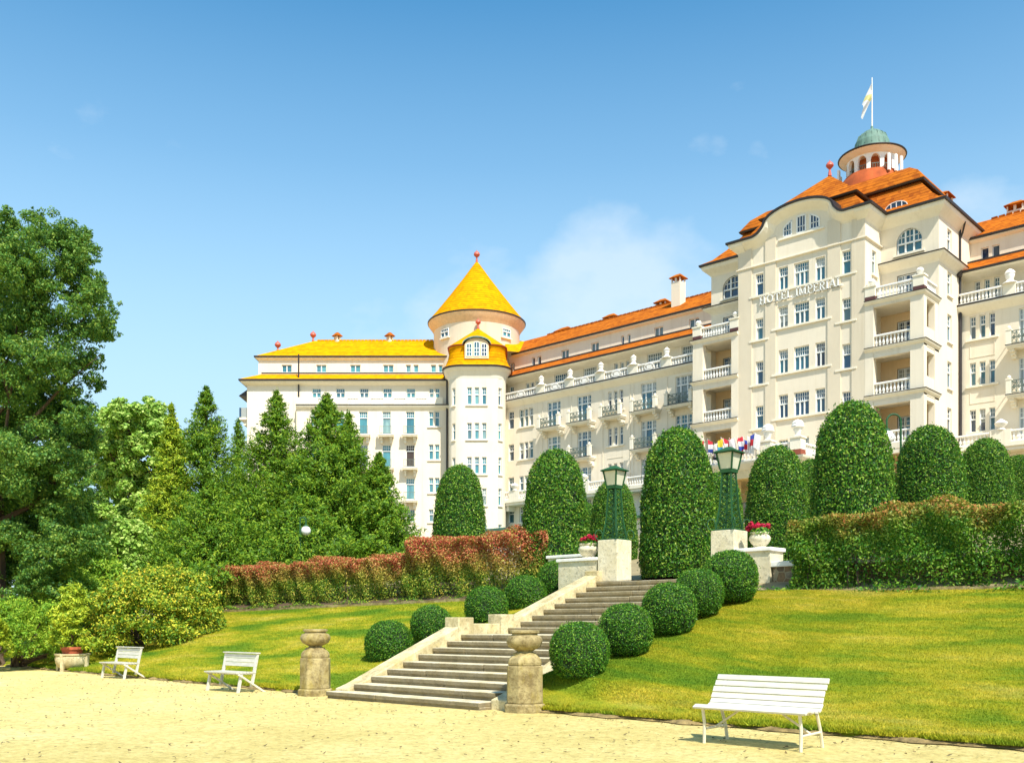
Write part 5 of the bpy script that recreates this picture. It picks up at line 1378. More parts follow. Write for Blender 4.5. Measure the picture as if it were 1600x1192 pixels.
# crowns out of clumps
def crown(name, clumps, n, size, seed, m, parent, origin, aspect=.55, sub=12, up=.5, subr=.42):
    g = np.random.default_rng(seed); C_, R_ = [], []
    for cx_, cy_, cz_, r in clumps:
        dd = rnd_dir(sub, g); rad = r * g.uniform(.35, 1.05, sub)[:, None]
        C_.append(np.array([cx_, cy_, cz_]) + dd * rad * np.array([1, 1, .85])); R_.append(r * subr * g.uniform(.6, 1.3, sub))
    C_ = np.vstack(C_); R_ = np.concatenate(R_); w_ = R_ ** 2; k = g.choice(len(C_), n, p=w_ / w_.sum())
    dd = rnd_dir(n, g); c = C_[k] + dd * (R_[k] * g.random(n) ** .4 * (1 + .35 * (g.random(n) < .12)))[:, None] * np.array([1, 1, .7])
    v, f = leafmesh(name, c, dd + np.array([0, 0, up]) + .6 * g.normal(size=(n, 3)), size, aspect, g)
    return link(name, npmesh(name, v - np.array(origin), f), m, parent, None)
def limbs(root, base, tips, r0, seed, lean=(0, 0)):
    rr = random.Random(seed); sb = MB(); b = Vector(base)
    top = Vector((b.x + lean[0], b.y + lean[1], max(t[2] for t in tips) * .8 + b.z * .2)); st = [b + (top - b) * q + Vector((rr.uniform(-.15, .15), rr.uniform(-.15, .15), 0)) * (q > 0) for q in (0, .25, .5, .75, 1)]
    sb.tube([st[0] - Vector((0, 0, .4))] + st, [r0 * 1.5, r0 * 1.25, r0, r0 * .75, r0 * .45, r0 * .15], 9)
    for t in tips:
        t = Vector(t); q = min(.85, max(.15, (t.z - b.z) / (top.z - b.z) * .7)); a = b + (top - b) * q; md = a.lerp(t, .5) + Vector((rr.uniform(-.3, .3), rr.uniform(-.3, .3), -.25)); rb = r0 * (1 - q) * .5 + .03
        sb.tube([a, md, t], [rb, rb * .6, .02], 6)
        for _ in range(3):
            e = t + Vector((rr.uniform(-1, 1), rr.uniform(-1, 1), rr.uniform(-.4, .9))) * .9; sb.tube([md.lerp(t, .5), e], [rb * .4, .01], 5)
    sb.build('trunk', M['bark'], root)
def px_clumps(lst, d, jd, seed):
    rr = random.Random(seed); out = []
    for px, py, rp in lst:
        dd = d + rr.uniform(-jd, jd); x, y = cw(px, dd); out.append((x, y, zpx(py, dd), rp / FOC * d))
    return out
# the big broadleaf tree at the left edge
bx, by = cw(-15, 36); bz = -1.2
bt = thing('broadleaf_tree', 'tall dark green broadleaf tree with an open crown at the left edge', 'tree', (bx, by, bz))
big = px_clumps([(12, 362, 34), (68, 362, 36), (112, 372, 30), (-40, 380, 60), (40, 420, 60), (112, 425, 44), (148, 452, 26), (164, 478, 22), (-20, 500, 80), (70, 500, 62), (132, 505, 34), (158, 520, 24), (20, 580, 70), (95, 575, 48), (138, 560, 22), (60, 640, 66), (112, 640, 40), (-40, 650, 90),
    (128, 690, 38), (40, 720, 76), (104, 730, 46), (-30, 780, 90), (60, 800, 70), (118, 790, 40), (30, 870, 66), (92, 860, 48), (-50, 860, 80), (60, 920, 46), (128, 366, 16), (172, 500, 16), (150, 600, 18), (10, 340, 18), (60, 338, 16)], 36, 2.2, 4)
def filler(sil, x_lo, n, r0, r1, d, jd, seed):
    rr = random.Random(seed); out = []
    while len(out) < n:
        py = rr.uniform(sil[0][0], sil[-1][0]); w_ = float(np.interp(py, [q[0] for q in sil], [q[1] for q in sil])); lo = x_lo if not hasattr(x_lo, '__len__') else float(np.interp(py, [q[0] for q in x_lo], [q[1] for q in x_lo])); r = rr.uniform(r0, r1)
        if w_ - r * .8 > lo: out.append((rr.uniform(lo, w_ - r * .8), py, r))
    return px_clumps(out, d, jd, seed)
big += filler([(352, 128), (420, 172), (500, 186), (560, 160), (620, 150), (700, 156), (800, 158), (950, 150)], -70, 120, 20, 34, 36, 2.8, 21)
crown('crown', big, 380000, .105, 12, M['oak'], bt, (bx, by, bz), .5, 40, .6, .26)
limbs(bt, (bx, by, bz), [c[:3] for c in big[:22:2]], .38, 5)
# the paler maple behind
mx, my = cw(205, 52); mz = 1.0
mt = thing('broadleaf_tree', 'pale green rounded maple between the dark tree and the conifers', 'tree', (mx, my, mz))
mp_ = px_clumps([(185, 660, 34), (228, 648, 34), (160, 690, 30), (205, 700, 48), (250, 690, 36), (180, 750, 46), (235, 760, 46), (200, 820, 50), (165, 810, 36), (245, 830, 40), (205, 880, 50), (250, 665, 24), (282, 700, 28), (270, 770, 34)], 52, 1.8, 6)
mp_ += filler([(640, 262), (680, 285), (760, 300), (900, 300)], [(640, 180), (700, 150), (900, 150)], 50, 20, 32, 52, 2.4, 22)
crown('crown', mp_, 150000, .19, 13, M['maple'], mt, (mx, my, mz), .7, 30, .9, .27)
limbs(mt, (mx, my, mz), [c[:3] for c in mp_[::2]], .3, 6)
gx_, gy_ = cw(40, 60); gt_ = thing('broadleaf_tree', 'shaded dark tree filling the gap behind the big tree at the left edge', 'tree', (gx_, gy_, 0))
gl_ = px_clumps([(-30, 690, 60), (50, 680, 50), (115, 690, 44), (20, 760, 60), (90, 760, 60), (150, 760, 44), (-30, 830, 70), (60, 830, 60), (130, 840, 60), (-20, 900, 60), (60, 910, 60), (150, 900, 56), (190, 920, 40)], 60, 1.5, 8)
crown('crown', gl_, 60000, .2, 15, M['oak'], gt_, (gx_, gy_, 0), .55, 14, .5, .42)
limbs(gt_, (gx_, gy_, 0), [c[:3] for c in gl_[::3]], .3, 9)
# conifers
def conifer(name, px, d, py_top, half_px, n, m, label, seed, size=.17, power=.95, zb=None, group='conifers left of the hotel', spires=1, droop=-.1):
    g = np.random.default_rng(seed); x, y = cw(px, d); zb = float(hterr(np.array(x), np.array(y))) if zb is None else zb
    zt = zpx(py_top, d); H = zt - zb; R = half_px / FOC * d
    root = thing(name, label, 'tree', (x, y, zb), group)
    nb = 700; hh = g.random(nb) ** 1.2; hh = np.concatenate([hh, np.linspace(.88, 1.0, 10)]); nb = len(hh)
    th = g.uniform(0, 2 * np.pi, nb); rad = R * (1 - hh) ** power * g.uniform(.68, 1.12, nb) + .05
    tips = np.stack([rad * np.cos(th), rad * np.sin(th), hh * H + rad * (.12 + .22 * g.random(nb)) + g.uniform(0, .2, nb)], -1)
    base = np.stack([0 * rad, 0 * rad, np.maximum(hh * H - rad * .25, .1)], -1)
    wgt = rad + .3; k = g.choice(nb, n, p=wgt / wgt.sum()); u = g.random(n) ** .55
    dirv = tips - base; dl = np.linalg.norm(dirv, axis=1, keepdims=True) + 1e-6; dn = dirv / dl
    spread = (.05 + .13 * np.minimum(dl[k, 0], 1.6) * np.sin(np.pi * np.clip(u * .85 + .1, 0, 1)))[:, None]
    c = base[k] + dirv[k] * u[:, None] + g.normal(size=(n, 3)) * spread * np.array([.9, .9, .55])
    ax = dn[k] * .8 + np.array([0, 0, .35]); nn = np.stack([dn[k, 0] * .5, dn[k, 1] * .5, np.full(n, .8)], -1) + .7 * g.normal(size=(n, 3))
    v, f = leafmesh('foliage', c, nn, size, .34, g, ax, .15)
    link('foliage', npmesh('foliage', v, f), m, root, None)
    sb = MB(); sb.tube([(x, y, zb - .3), (x, y, zb + H * .5), (x, y, zt - .1)], [R * .09 + .05, R * .05 + .03, .015], 8)
    for i in range(0, nb, 6):
        sb.tube([(x, y, zb + base[i][2]), (x + tips[i][0] * .8, y + tips[i][1] * .8, zb + base[i][2] + (tips[i][2] - base[i][2]) * .8)], [.04, .01], 5, False)
    sb.build('trunk', M['bark'], root)
conifer('conifer', 322, 50, 608, 140, 90000, M['yew'], 'tall green conifer, tallest of the row and furthest left', 1)
conifer('conifer', 372, 55, 657, 80, 30000, M['yew'], 'slim conifer tip between the tallest conifer and the one by the wall', 2)
conifer('conifer', 432, 48, 614, 138, 90000, M['yew'], 'green conifer with a pale pointed tip in front of the blank hotel wall', 3)
conifer('conifer', 510, 47, 620, 156, 105000, M['yew'], 'broad dark conifer in front of the hotel windows, right of the globe lamp', 4)
conifer('conifer', 592, 46, 712, 90, 50000, M['yew'], 'short dark conifer at the right end of the row', 5)
conifer('conifer', 545, 48, 648, 96, 40000, M['yew'], 'second tip leaning close beside the broad dark conifer', 9)
conifer('conifer', 268, 49, 636, 78, 44000, M['goldthuja'], 'yellowish conifer between the maple and the tallest conifer', 6)
conifer('conifer', 132, 40, 780, 95, 36000, M['limeconifer'], 'lime green conifer low in front of the maple', 7, zb=-.6)
conifer('conifer', 395, 45, 765, 125, 36000, M['yew'], 'low spreading conifer in front of the pale-tipped conifer', 8)
conifer('conifer', 470, 44, 770, 130, 40000, M['yew'], 'low spreading conifer behind the globe lamp', 10)
conifer('conifer', 330, 43, 755, 130, 40000, M['yew'], 'low spreading conifer at the foot of the tallest conifer', 11)
# shrubs
def shrub(name, px, py, wpx, hpx, d, n, size, m, label, seed, cat='bush', aspect=.5, sub=16, zb=None):
    """an irregular mound: many small clumps over an ellipsoid"""
    g = np.random.default_rng(seed); x, y = cw(px, d); rx = wpx / 2 / FOC * d; H = hpx / FOC * d; zb = zpx(py + hpx / 2, d) - .25 if zb is None else zb
    root = thing(name, label, cat, (x, y, zb)); H += .25
    dirs = rnd_dir(130, g); dirs[:, 2] = np.abs(dirs[:, 2]); dirs /= (np.abs(dirs) ** 2.8).sum(1, keepdims=True) ** (1 / 2.8); cl = [(x + q[0] * rx * .82, y + q[1] * rx * .82, zb + .12 * H + q[2] * H * .74, rx * .21 * g.uniform(.7, 1.25)) for q in dirs]
    crown('foliage', cl, n, size, seed, m, root, (x, y, zb), aspect, 6, .7, .6)
    sb = MB(); rr = random.Random(seed)
    for i in range(16):
        q = cl[i * 5]; sb.tube([(x + rr.uniform(-.2, .2), y + rr.uniform(-.2, .2), zb - .1), ((x + q[0]) / 2, (y + q[1]) / 2, (zb + q[2]) / 2), (q[0], q[1], q[2])], [.05, .035, .012], 5, False)
    sb.build('stems', M['bark'], root)
shrub('flowering_bush', 246, 950, 200, 138, 34.5, 56000, .105, M['rhodo'], 'large rounded yellow-green bush with orange leaf tips on the left lawn', 31)
shrub('juniper_bush', 30, 978, 150, 92, 33, 30000, .11, M['limeconifer'], 'low feathery green juniper at the left edge below the dark tree', 32, aspect=.3)
shrub('juniper_bush', 108, 930, 110, 110, 35.5, 24000, .11, M['limeconifer'], 'light green bush behind the potted conifer', 33, aspect=.3)
shrub('shrub', -6, 990, 44, 60, 31, 4000, .12, M['goldthuja'], 'small golden shrub cut by the left edge', 36, aspect=.3)
shrub('round_bush', 394, 882, 76, 32, 44, 7000, .10, M['box'], 'low clipped bright green bush behind the left end of the red hedge', 34)
shrub('shrub', 190, 850, 110, 90, 44, 10000, .2, M['maple'], 'pale low shrub under the maple', 35, aspect=.7)
shrub('shrub', 800, 838, 46, 24, 62, 3000, .14, M['limeconifer'], 'small lime green shrub by the hotel annex behind the hedge', 37)
# foot planting under the right hedge
g = np.random.default_rng(77); n = 5200; x = g.uniform(-11.2, 1, n); y = g.uniform(19.75, 20.25, n); z = .60 + g.random(n) ** 2 * .26 * (.5 + .5 * np.sin(x * 2.2)) 
v, f = leafmesh('ground_cover', np.stack([x, y, z], -1), np.tile([0, -.3, 1.0], (n, 1)) + .6 * g.normal(size=(n, 3)), .075, .6, g)
o = link('ground_cover', npmesh('ground_cover', v, f), M['box']); o['kind'] = 'stuff'
g = np.random.default_rng(78); n = 4200; x = g.uniform(-37, -18.8, n); y = g.uniform(21.85, 22.25, n); z = .60 + (x + 38) * .011 + g.random(n) ** 2 * .2 * (.5 + .5 * np.sin(x * 2.2))
v, f = leafmesh('ground_cover', np.stack([x, y, z], -1), np.tile([0, -.3, 1.0], (n, 1)) + .6 * g.normal(size=(n, 3)), .08, .6, g)
o = link('ground_cover', npmesh('ground_cover', v, f), M['yew']); o['kind'] = 'stuff'
# ------------------------------------------------------------------ steps, walls, pillars
stairs = thing('stone_steps', 'long flight of worn stone steps with a landing, rising from the gravel to the terrace', 'steps', (-14, 12.2, -1.5))
XL, XR = -16.0, -12.0
def stepbox(y0, y1, z, zb, xl=XL, xr=XR, split=None):
    mb = MB(); rr = random.Random(int(y0 * 100)); cuts = [xl] + sorted(rr.uniform(xl + .8, xr - .8) for _ in range(1)) + [xr]
    for i in range(len(cuts) - 1):
        dz = rr.uniform(-.006, .006); a, b = cuts[i] + .004, cuts[i + 1] - .004
        mb.box(a, b, y0 + rr.uniform(-.012, .012), y1, z - .085 + dz, z + dz)
        mb.box(a + .002, b - .002, y0 + .03, y1 - .005, zb, z - .084 + dz)
    o = mb.build('step', M['step'], stairs)
    bv = o.modifiers.new('bevel', 'BEVEL'); bv.width = .012; bv.segments = 2
for i in range(9):
    z = -1.5 + .141 * (i + 1); y = 12.2 + i * .4375
    stepbox(y, y + .52 if i < 8 else 17.4, z, z - .30, XL - (.35 if i == 0 else 0))
for i in range(9):
    z = -.231 + .15 * (i + 1); y = 17.27 + i * .43
    stepbox(y, y + .50 if i < 8 else 21.2, z, z - .30)
def prism_x(mb, pts, x0, x1):
    n = len(pts); mb.add([(x0, a, b) for a, b in pts] + [(x1, a, b) for a, b in pts], [tuple(range(n))[::-1], tuple(range(n, 2 * n))] + [(i, (i + 1) % n, n + (i + 1) % n, n + i) for i in range(n)])
for x0, x1 in ((-16.44, -16.004), (-11.996, -11.56)):
    mb = MB()
    prism_x(mb, [(12.5, -1.75), (12.5, -1.32), (12.75, -1.24), (15.62, -.055), (15.62, -1.2)], x0, x1)
    mb.box(x0 - .02, x1 - .0, 15.625, 16.12, -1.2, .16)
    mb.box(x0 + .1, x1 - .05, 16.122, 17.05, -1.0, .02)
    mb.box(x0 - .02, x1 - .0, 17.052, 17.5, -.9, .24)
    prism_x(mb, [(17.502, -.9), (17.502, .09), (20.75, 1.30), (20.75, .3)], x0, x1)
    mb.box(x0, x1, 20.752, 21.2, .4, 1.42)
    o = mb.build('cheek_wall', M['cheek'], stairs); bv = o.modifiers.new('bevel', 'BEVEL'); bv.width = .02; bv.segments = 2
# octagonal gate pillars with bowls
def oct_pillar(x, y, label, seed):
    z = -1.52; root = thing('stone_pillar', label, 'pillar', (x, y, z), 'octagonal stone pillars at the foot of the steps')
    k = 1 / math.cos(math.pi / 8); mb = MB(); mb.lathe((x, y, z), [(.345 * k, -.05), (.345 * k, .15), (.31 * k, .17)], 8, math.pi / 8); a = mb.build('plinth', M['stone'], root)
    mb = MB(); mb.lathe((x, y, z), [(.305 * k, .171), (.30 * k, .81), (.265 * k, .815)], 8, math.pi / 8); b = mb.build('shaft', M['stone'], root)
    mb = MB(); mb.lathe((x, y, z), [(.28 * k, .816), (.285 * k, .87), (.27 * k, .93), (.21 * k, .99), (.19 * k, 1.0), (.195 * k, 1.03), (.16, 1.035)], 8, math.pi / 8); c = mb.build('cap', M['stone'], root)
    for q in (a, b, c): bv = q.modifiers.new('bevel', 'BEVEL'); bv.width = .018; bv.segments = 2
    mb = MB(); mb.lathe((x, y, z), [(.15, 1.036), (.135, 1.06), (.19, 1.09), (.27, 1.13), (.305, 1.20), (.31, 1.25), (.28, 1.31), (.225, 1.335), (.215, 1.36), (.255, 1.375), (.255, 1.41), (.215, 1.42), (.19, 1.36)], 28)
    rr = random.Random(seed)
    v2 = []
    for p in mb.v:
        dz = p[2] - z
        if 1.1 < dz < 1.32:
            t = math.atan2(p[1] - y, p[0] - x); s = 1 + .035 * math.sin(t * 7) + rr.uniform(-.02, .02); v2.append((x + (p[0] - x) * s, y + (p[1] - y) * s, p[2]))
        else: v2.append(p)
    mb.v = v2; mb.build('bowl', M['stone'], root, smooth=True)
oct_pillar(-17.12, 12.5, 'octagonal stone pillar with a carved bowl on top, left of the steps', 1)
oct_pillar(-11.3, 12.62, 'octagonal lichen-stained stone pillar with a bowl, right of the steps', 2)
# lantern pedestals
def box_thing(name, label, cat, x0, x1, y0, y1, z0, z1, m, group=None, bev=.015):
    mb = MB(); mb.box(x0, x1, y0, y1, z0, z1); o = mb.build(name, m, None, ((x0 + x1) / 2, (y0 + y1) / 2, z0)); tag(o, label, cat, group)
    bv = o.modifiers.new('bevel', 'BEVEL'); bv.width = bev; bv.segments = 2; return o
gp = 'square lantern pedestals at the head of the steps'
box_thing('pedestal', 'square cream pedestal under the left green lantern', 'pedestal', -16.14, -15.5, 20.95, 21.6, .9, 2.24, M['pale_stone'], gp)
box_thing('pedestal', 'square cream pedestal under the right green lantern', 'pedestal', -12.68, -12.04, 20.95, 21.6, .9, 2.27, M['pale_stone'], gp)
def lantern(x, y, z, label, h=1.97):
    root = thing('lantern_lamp', label, 'lamp', (x, y, z), 'green lattice lanterns at the head of the steps'); k = h / 1.97
    P = lambda a, b, c: (x + a * k, y + b * k, z + c * k); mb = MB()
    for sx, sy in ((-1, -1), (1, -1), (1, 1), (-1, 1)):
        mb.bar(P(sx * .23, sy * .23, 0), P(sx * .16, sy * .16, .55), .034 * k, .034 * k, (1, 0, 0)); mb.bar(P(sx * .16, sy * .16, .55), P(sx * .115, sy * .115, 1.36), .034 * k, .034 * k, (1, 0, 0))
        pts = [P(sx * (.30 + .07 * math.cos(t)), sy * (.30 + .07 * math.cos(t)), .15 + .13 * math.sin(t)) for t in np.linspace(-1.4, 3.6, 9)]
        for i in range(8): mb.bar(pts[i], pts[i + 1], .022 * k)
    for i in range(9):
        z0 = .06 + i * .145; z1 = z0 + .145
        def hw(q): return (.23 - .07 * q / .55) if q < .55 else .16 - .045 * (q - .55) / .81
        a, b = hw(z0), hw(z1)
        for (ax, ay), (bx_, by_) in (((-1, -1), (1, -1)), ((1, -1), (1, 1)), ((1, 1), (-1, 1)), ((-1, 1), (-1, -1))):
            mb.bar(P(ax * a, ay * a, z0), P(bx_ * b, by_ * b, z1), .013 * k); mb.bar(P(bx_ * a, by_ * a, z0), P(ax * b, ay * b, z1), .013 * k)
    mb.box(x - .27 * k, x + .27 * k, y - .27 * k, y + .27 * k, z, z + .04 * k)
    mb.build('lattice_post', M['lampgreen'], root)
    mb = MB(); ringroof(mb, [(x - .15 * k, x + .15 * k, y - .15 * k, y + .15 * k, z + 1.37 * k), (x - .16 * k, x + .16 * k, y - .16 * k, y + .16 * k, z + 1.46 * k), (x - .13 * k, x + .13 * k, y - .13 * k, y + .13 * k, z + 1.461 * k)])
    for sx, sy in ((-1, -1), (1, -1), (1, 1), (-1, 1)): mb.bar(P(sx * .155, sy * .155, 1.46), P(sx * .215, sy * .215, 1.84), .034 * k, .034 * k, (1, 0, 0))
    mb.build('frame', M['lampgreen'], root)
    mb = MB(); ringroof(mb, [(x - .145 * k, x + .145 * k, y - .145 * k, y + .145 * k, z + 1.465 * k), (x - .205 * k, x + .205 * k, y - .205 * k, y + .205 * k, z + 1.835 * k)]); mb.build('lamp_glass', M['lampglass'], root)
    mb = MB(); ringroof(mb, [(x - .27 * k, x + .27 * k, y - .27 * k, y + .27 * k, z + 1.84 * k), (x - .275 * k, x + .275 * k, y - .275 * k, y + .275 * k, z + 1.87 * k), (x - .12 * k, x + .12 * k, y - .12 * k, y + .12 * k, z + 1.945 * k), (x - .05 * k, x + .05 * k, y - .05 * k, y + .05 * k, z + 1.99 * k)])
    mb.build('lamp_roof', M['lampgreen'], root)
lantern(-15.82, 21.27, 2.245, 'green lattice lantern on the left cream pedestal')
lantern(-12.36, 21.27, 2.275, 'green lattice lantern on the right cream pedestal, in front of the flags', 2.02)
# parapets and walls at the top of the lawns
def capped_wall(name, label, x0, x1, y0, y1, z0, z1, m, cap=.09, ov=.05):
    root = thing(name, label, 'wall', ((x0 + x1) / 2, y0, z0)); mb = MB(); mb.box(x0, x1, y0, y1, z0, z1 - cap); mb.build('wall_body', m, root)
    mb = MB(); mb.box(x0 - ov, x1 + ov, y0 - ov, y1 + ov, z1 - cap + .002, z1); o = mb.build('coping', M['white'], root); bv = o.modifiers.new('bevel', 'BEVEL'); bv.width = .015; bv.segments = 2
capped_wall('parapet_wall', 'low white parapet with a coping, left of the left lantern pedestal', -17.55, -16.2, 21.0, 21.55, .5, 1.80, M['pale_stone'])
capped_wall('parapet_wall', 'low white parapet set back between the hedge end and the lantern pedestal', -18.95, -17.62, 22.2, 22.6, .5, 2.02, M['pale_stone'])
capped_wall('parapet_wall', 'short white parapet block under the geranium bowl, right of the right lantern', -11.98, -11.1, 20.95, 21.6, .4, 1.80, M['pale_stone'])
def rubblemat():
    m, t, b = newmat('rubble_stone'); 
    v = nd(t, 'ShaderNodeTexVoronoi', Scale=4.2); v.feature = 'DISTANCE_TO_EDGE'; v2 = nd(t, 'ShaderNodeTexVoronoi', Scale=4.2)
    for q in (v, v2): t.links.new(pos(t), q.inputs['Vector'])
    c = ramp(t, v2.outputs['Color'], [(.2, (.20, .09, .04)), (.45, (.36, .22, .10)), (.7, (.16, .11, .07)), (.9, (.46, .36, .22))])
    c = mixc(t, ramp(t, noise(t, 9, 6), [(.4, (.5,) * 3), (.7, (0, 0, 0))]), c, (.08, .06, .04))
    c = mixc(t, ramp(t, v.outputs['Distance'], [(.015, (.8,) * 3), (.045, (0, 0, 0))]), c, (.42, .35, .2))
    t.links.new(c, b.inputs['Base Color']); b.inputs['Roughness'].default_value = .9; bump(t, b, v.outputs['Distance'], .05, .8); return m
capped_wall('rubble_wall', 'low brown rubble stone wall with a pale coping behind the right hedge', -11.05, 10, 21.02, 21.45, .3, 1.46, rubblemat(), .13)
for nm, x0, x1, y0, z in (('kerb_strip', -11.5, 12, 19.98, .665), ('kerb_strip', -37.5, -18.6, 21.62, None)):
    mb = MB(); L_ = x1 - x0; nn = int(L_ / 1.0)
    for i in range(nn):
        a = x0 + L_ * i / nn; b = x0 + L_ * (i + 1) / nn; zz = z if z else float(ztop(np.array((a + b) / 2))) 
        mb.box(a + .006, b - .006, y0, y0 + .12, zz - .2, zz + .07 + .012 * math.sin(i * 3.3))
    struct(mb.build(nm, M['stone']))
# ------------------------------------------------------------------ flower pots
M['geranium'] = leafmat('geranium_petals', [(.2, (.45, .01, .04)), (.6, (.62, .012, .07)), (.9, (.75, .06, .16))], .6, .2, .2)
M['pink'] = leafmat('pink_petals', [(.2, (.55, .05, .12)), (.6, (.62, .08, .2)), (.9, (.7, .25, .35))], .6, .2, .2)
def flowers(root, x, y, z, r, pm, seed, nf=9, h=.22):
    g = np.random.default_rng(seed); n = 420; d = rnd_dir(n, g); d[:, 2] = np.abs(d[:, 2]); c = np.array([x, y, z]) + d * (r * g.random(n) ** .5)[:, None] * np.array([1, 1, h / r * .8])
    o = WL[root.as_pointer()]; v, f = leafmesh('leaves', c, d + .5 * g.normal(size=(n, 3)), .075, .8, g); link('leaves', npmesh('leaves', v - np.array(o), f), M['box'], root, None)
    C_ = []; D_ = []
    for i in range(nf):
        t = g.uniform(0, 6.28); q = r * math.sqrt(g.random()) * .95; k = 70; dd = rnd_dir(k, g); C_.append(np.array([x + q * math.cos(t), y + q * math.sin(t), z + h * (.55 + .5 * g.random())]) + dd * .075 * g.random(k)[:, None] ** .4); D_.append(dd)
    C_ = np.vstack(C_); D_ = np.vstack(D_); v, f = leafmesh('flower_heads', C_, D_, .055, .9, g); link('flower_heads', npmesh('flower_heads', v - np.array(o), f), pm, root, None)
def bowl_pot(x, y, z, r, h, label, seed, pm, m='pale_stone', nf=9):
    root = thing('flower_pot', label, 'flower pot', (x, y, z), 'stone bowls of flowers'); mb = MB()
    mb.lathe((x, y, z), [(r * .62, .002), (r * .66, h * .08), (r * .55, h * .14), (r * .78, h * .28), (r * 1.0, h * .52), (r * 1.02, h * .66), (r * .86, h * .84), (r * .84, h * .88), (r * .95, h * .92), (r * .95, h), (r * .82, h), (r * .7, h * .85)], 24)
    mb.build('bowl', M[m], root, smooth=True); flowers(root, x, y, z + h * .9, r * 1.15, pm, seed, nf)
bowl_pot(-11.52, 21.25, 1.802, .25, .38, 'round cream bowl of red geraniums on the parapet right of the right lantern', 51, M['geranium'], nf=11)
bowl_pot(-16.72, 21.28, 1.802, .27, .40, 'cream bowl of red geraniums half hidden behind the left lantern pedestal', 52, M['geranium'])
def ped_pot(px, d, pyt, label, seed):
    x, y = cw(px, d); zt = zpx(pyt, d); zb = float(hterr(np.array(x), np.array(y))); root = thing('flower_urn', label, 'flower urn', (x, y, zb), 'white urns of pink flowers at the end of the left hedge')
    mb = MB(); hh = zt - zb; mb.lathe((x, y, zb), [(.28, -.05), (.28, .12), (.17, .2), (.14, hh - .62), (.22, hh - .58)], 12); mb.build('stand', M['white'], root)
    mb = MB(); mb.lathe((x, y, zb + hh - .6), [(.2, 0), (.14, .06), (.30, .22), (.38, .36), (.33, .44), (.40, .5), (.30, .5)], 18); mb.build('bowl', M['white'], root, smooth=True); flowers(root, x, y, zb + hh - .12, .34, M['pink'], seed, 10)
ped_pot(341, 45.2, 889, 'white urn of pink flowers beside the big yellow-green bush', 53)
ped_pot(399, 43.8, 884, 'white urn of pink flowers rising behind the red tip of the left hedge', 54)
# planter with a small golden conifer
px_, py_, pd = *cw(113, 31.6), 31.6
pl_ = thing('stone_planter', 'round stone planter with scrolled feet on the lawn edge at the far left', 'planter', (px_, py_, -1.5)); mb = MB()
mb.lathe((px_, py_, -1.5), [(.32, .08), (.42, .14), (.50, .26), (.52, .42), (.50, .50), (.54, .52), (.54, .56), (.44, .56), (.42, .48)], 24); mb.build('bowl', M['cheek'], pl_, smooth=True)
for i in range(4):
    t = i * math.pi / 2 + .55; u = (math.cos(t), math.sin(t)); mb = MB()
    mb.bar((px_ + u[0] * .52, py_ + u[1] * .52, -1.52), (px_ + u[0] * .50, py_ + u[1] * .50, -1.2), .08, .10, (u[1], -u[0], 0)); mb.bar((px_ + u[0] * .50, py_ + u[1] * .50, -1.2), (px_ + u[0] * .53, py_ + u[1] * .53, -.96), .08, .09, (u[1], -u[0], 0)); mb.build('foot', M['cheek'], pl_)
tp_ = thing('potted_conifer', 'small golden conifer in a terracotta pot standing in the stone planter', 'potted plant', (px_, py_, -1.02)); mb = MB()
mb.lathe((px_, py_, -1.02), [(.26, 0), (.33, .22), (.36, .22), (.36, .30), (.30, .30)], 20); mb.build('pot', M['terracotta'], tp_, smooth=False)
rr = random.Random(3); cl = []
for i in range(46):
    q = rr.random(); rad = .80 * (1 - q * .75) * math.sqrt(rr.random()); t = rr.uniform(0, 6.28); cl.append((px_ + rad * math.cos(t), py_ + rad * math.sin(t), -.62 + q * 1.75, .26))
crown('foliage', cl, 9000, .12, 61, M['goldthuja'], tp_, (px_, py_, -1.02), .35, 6, .6, .6)
mb = MB(); mb.tube([(px_, py_, -.8), (px_, py_, .6)], [.05, .02], 6); mb.build('trunk', M['bark'], tp_)
# ------------------------------------------------------------------ lamps with globes
def globe_lamp(px, d, py_top, gpx, gpy, gr, label, zb=None):
    x, y = cw(px, d); zb = float(hterr(np.array(x), np.array(y))); zt = zpx(py_top, d); root = thing('globe_lamp', label, 'lamp', (x, y, zb)); s = (gpx - px) / FOC * d; r = abs(s) / 2; sg_ = 1 if s > 0 else -1
    mb = MB(); U = Vector((CT, ST, 0)); b = Vector((x, y, zb)); zc = zt - r
    pts = [b, Vector((x, y, zb + .8)), Vector((x, y, zc))] + [Vector((x, y, zc)) + U * sg_ * r * (1 - math.cos(t)) + Vector((0, 0, r * math.sin(t))) for t in np.linspace(.3, math.pi, 9)]
    gz_ = zpx(gpy, d); R_ = gr / FOC * d; e = pts[-1].copy(); pts.append(Vector((e.x, e.y, gz_ + R_ * 1.05)))
    mb.tube(pts, [.055, .045] + [.035] * (len(pts) - 2), 8); mb.lathe((e.x, e.y, gz_ + R_ * .85), [(R_ * .55, 0), (R_ * .5, R_ * .2), (.04, R_ * .45)], 12); mb.build('post', M['lampgreen'], root, smooth=True)
    mb = MB(); mb.lathe((e.x, e.y, gz_ - R_), [(R_ * math.sin(t), R_ - R_ * math.cos(t)) for t in np.linspace(.05, math.pi - .5, 14)], 20); mb.build('globe', M['globe'], root, smooth=True)
globe_lamp(469, 41.5, 808, 478, 829, 7.5, 'green crook-necked lamp with a white globe in front of the dark conifers')
globe_lamp(1407.5, 33.5, 647, 1385.5, 683, 11, 'dark crook-necked lamp with a white globe between the two big right-hand cones')
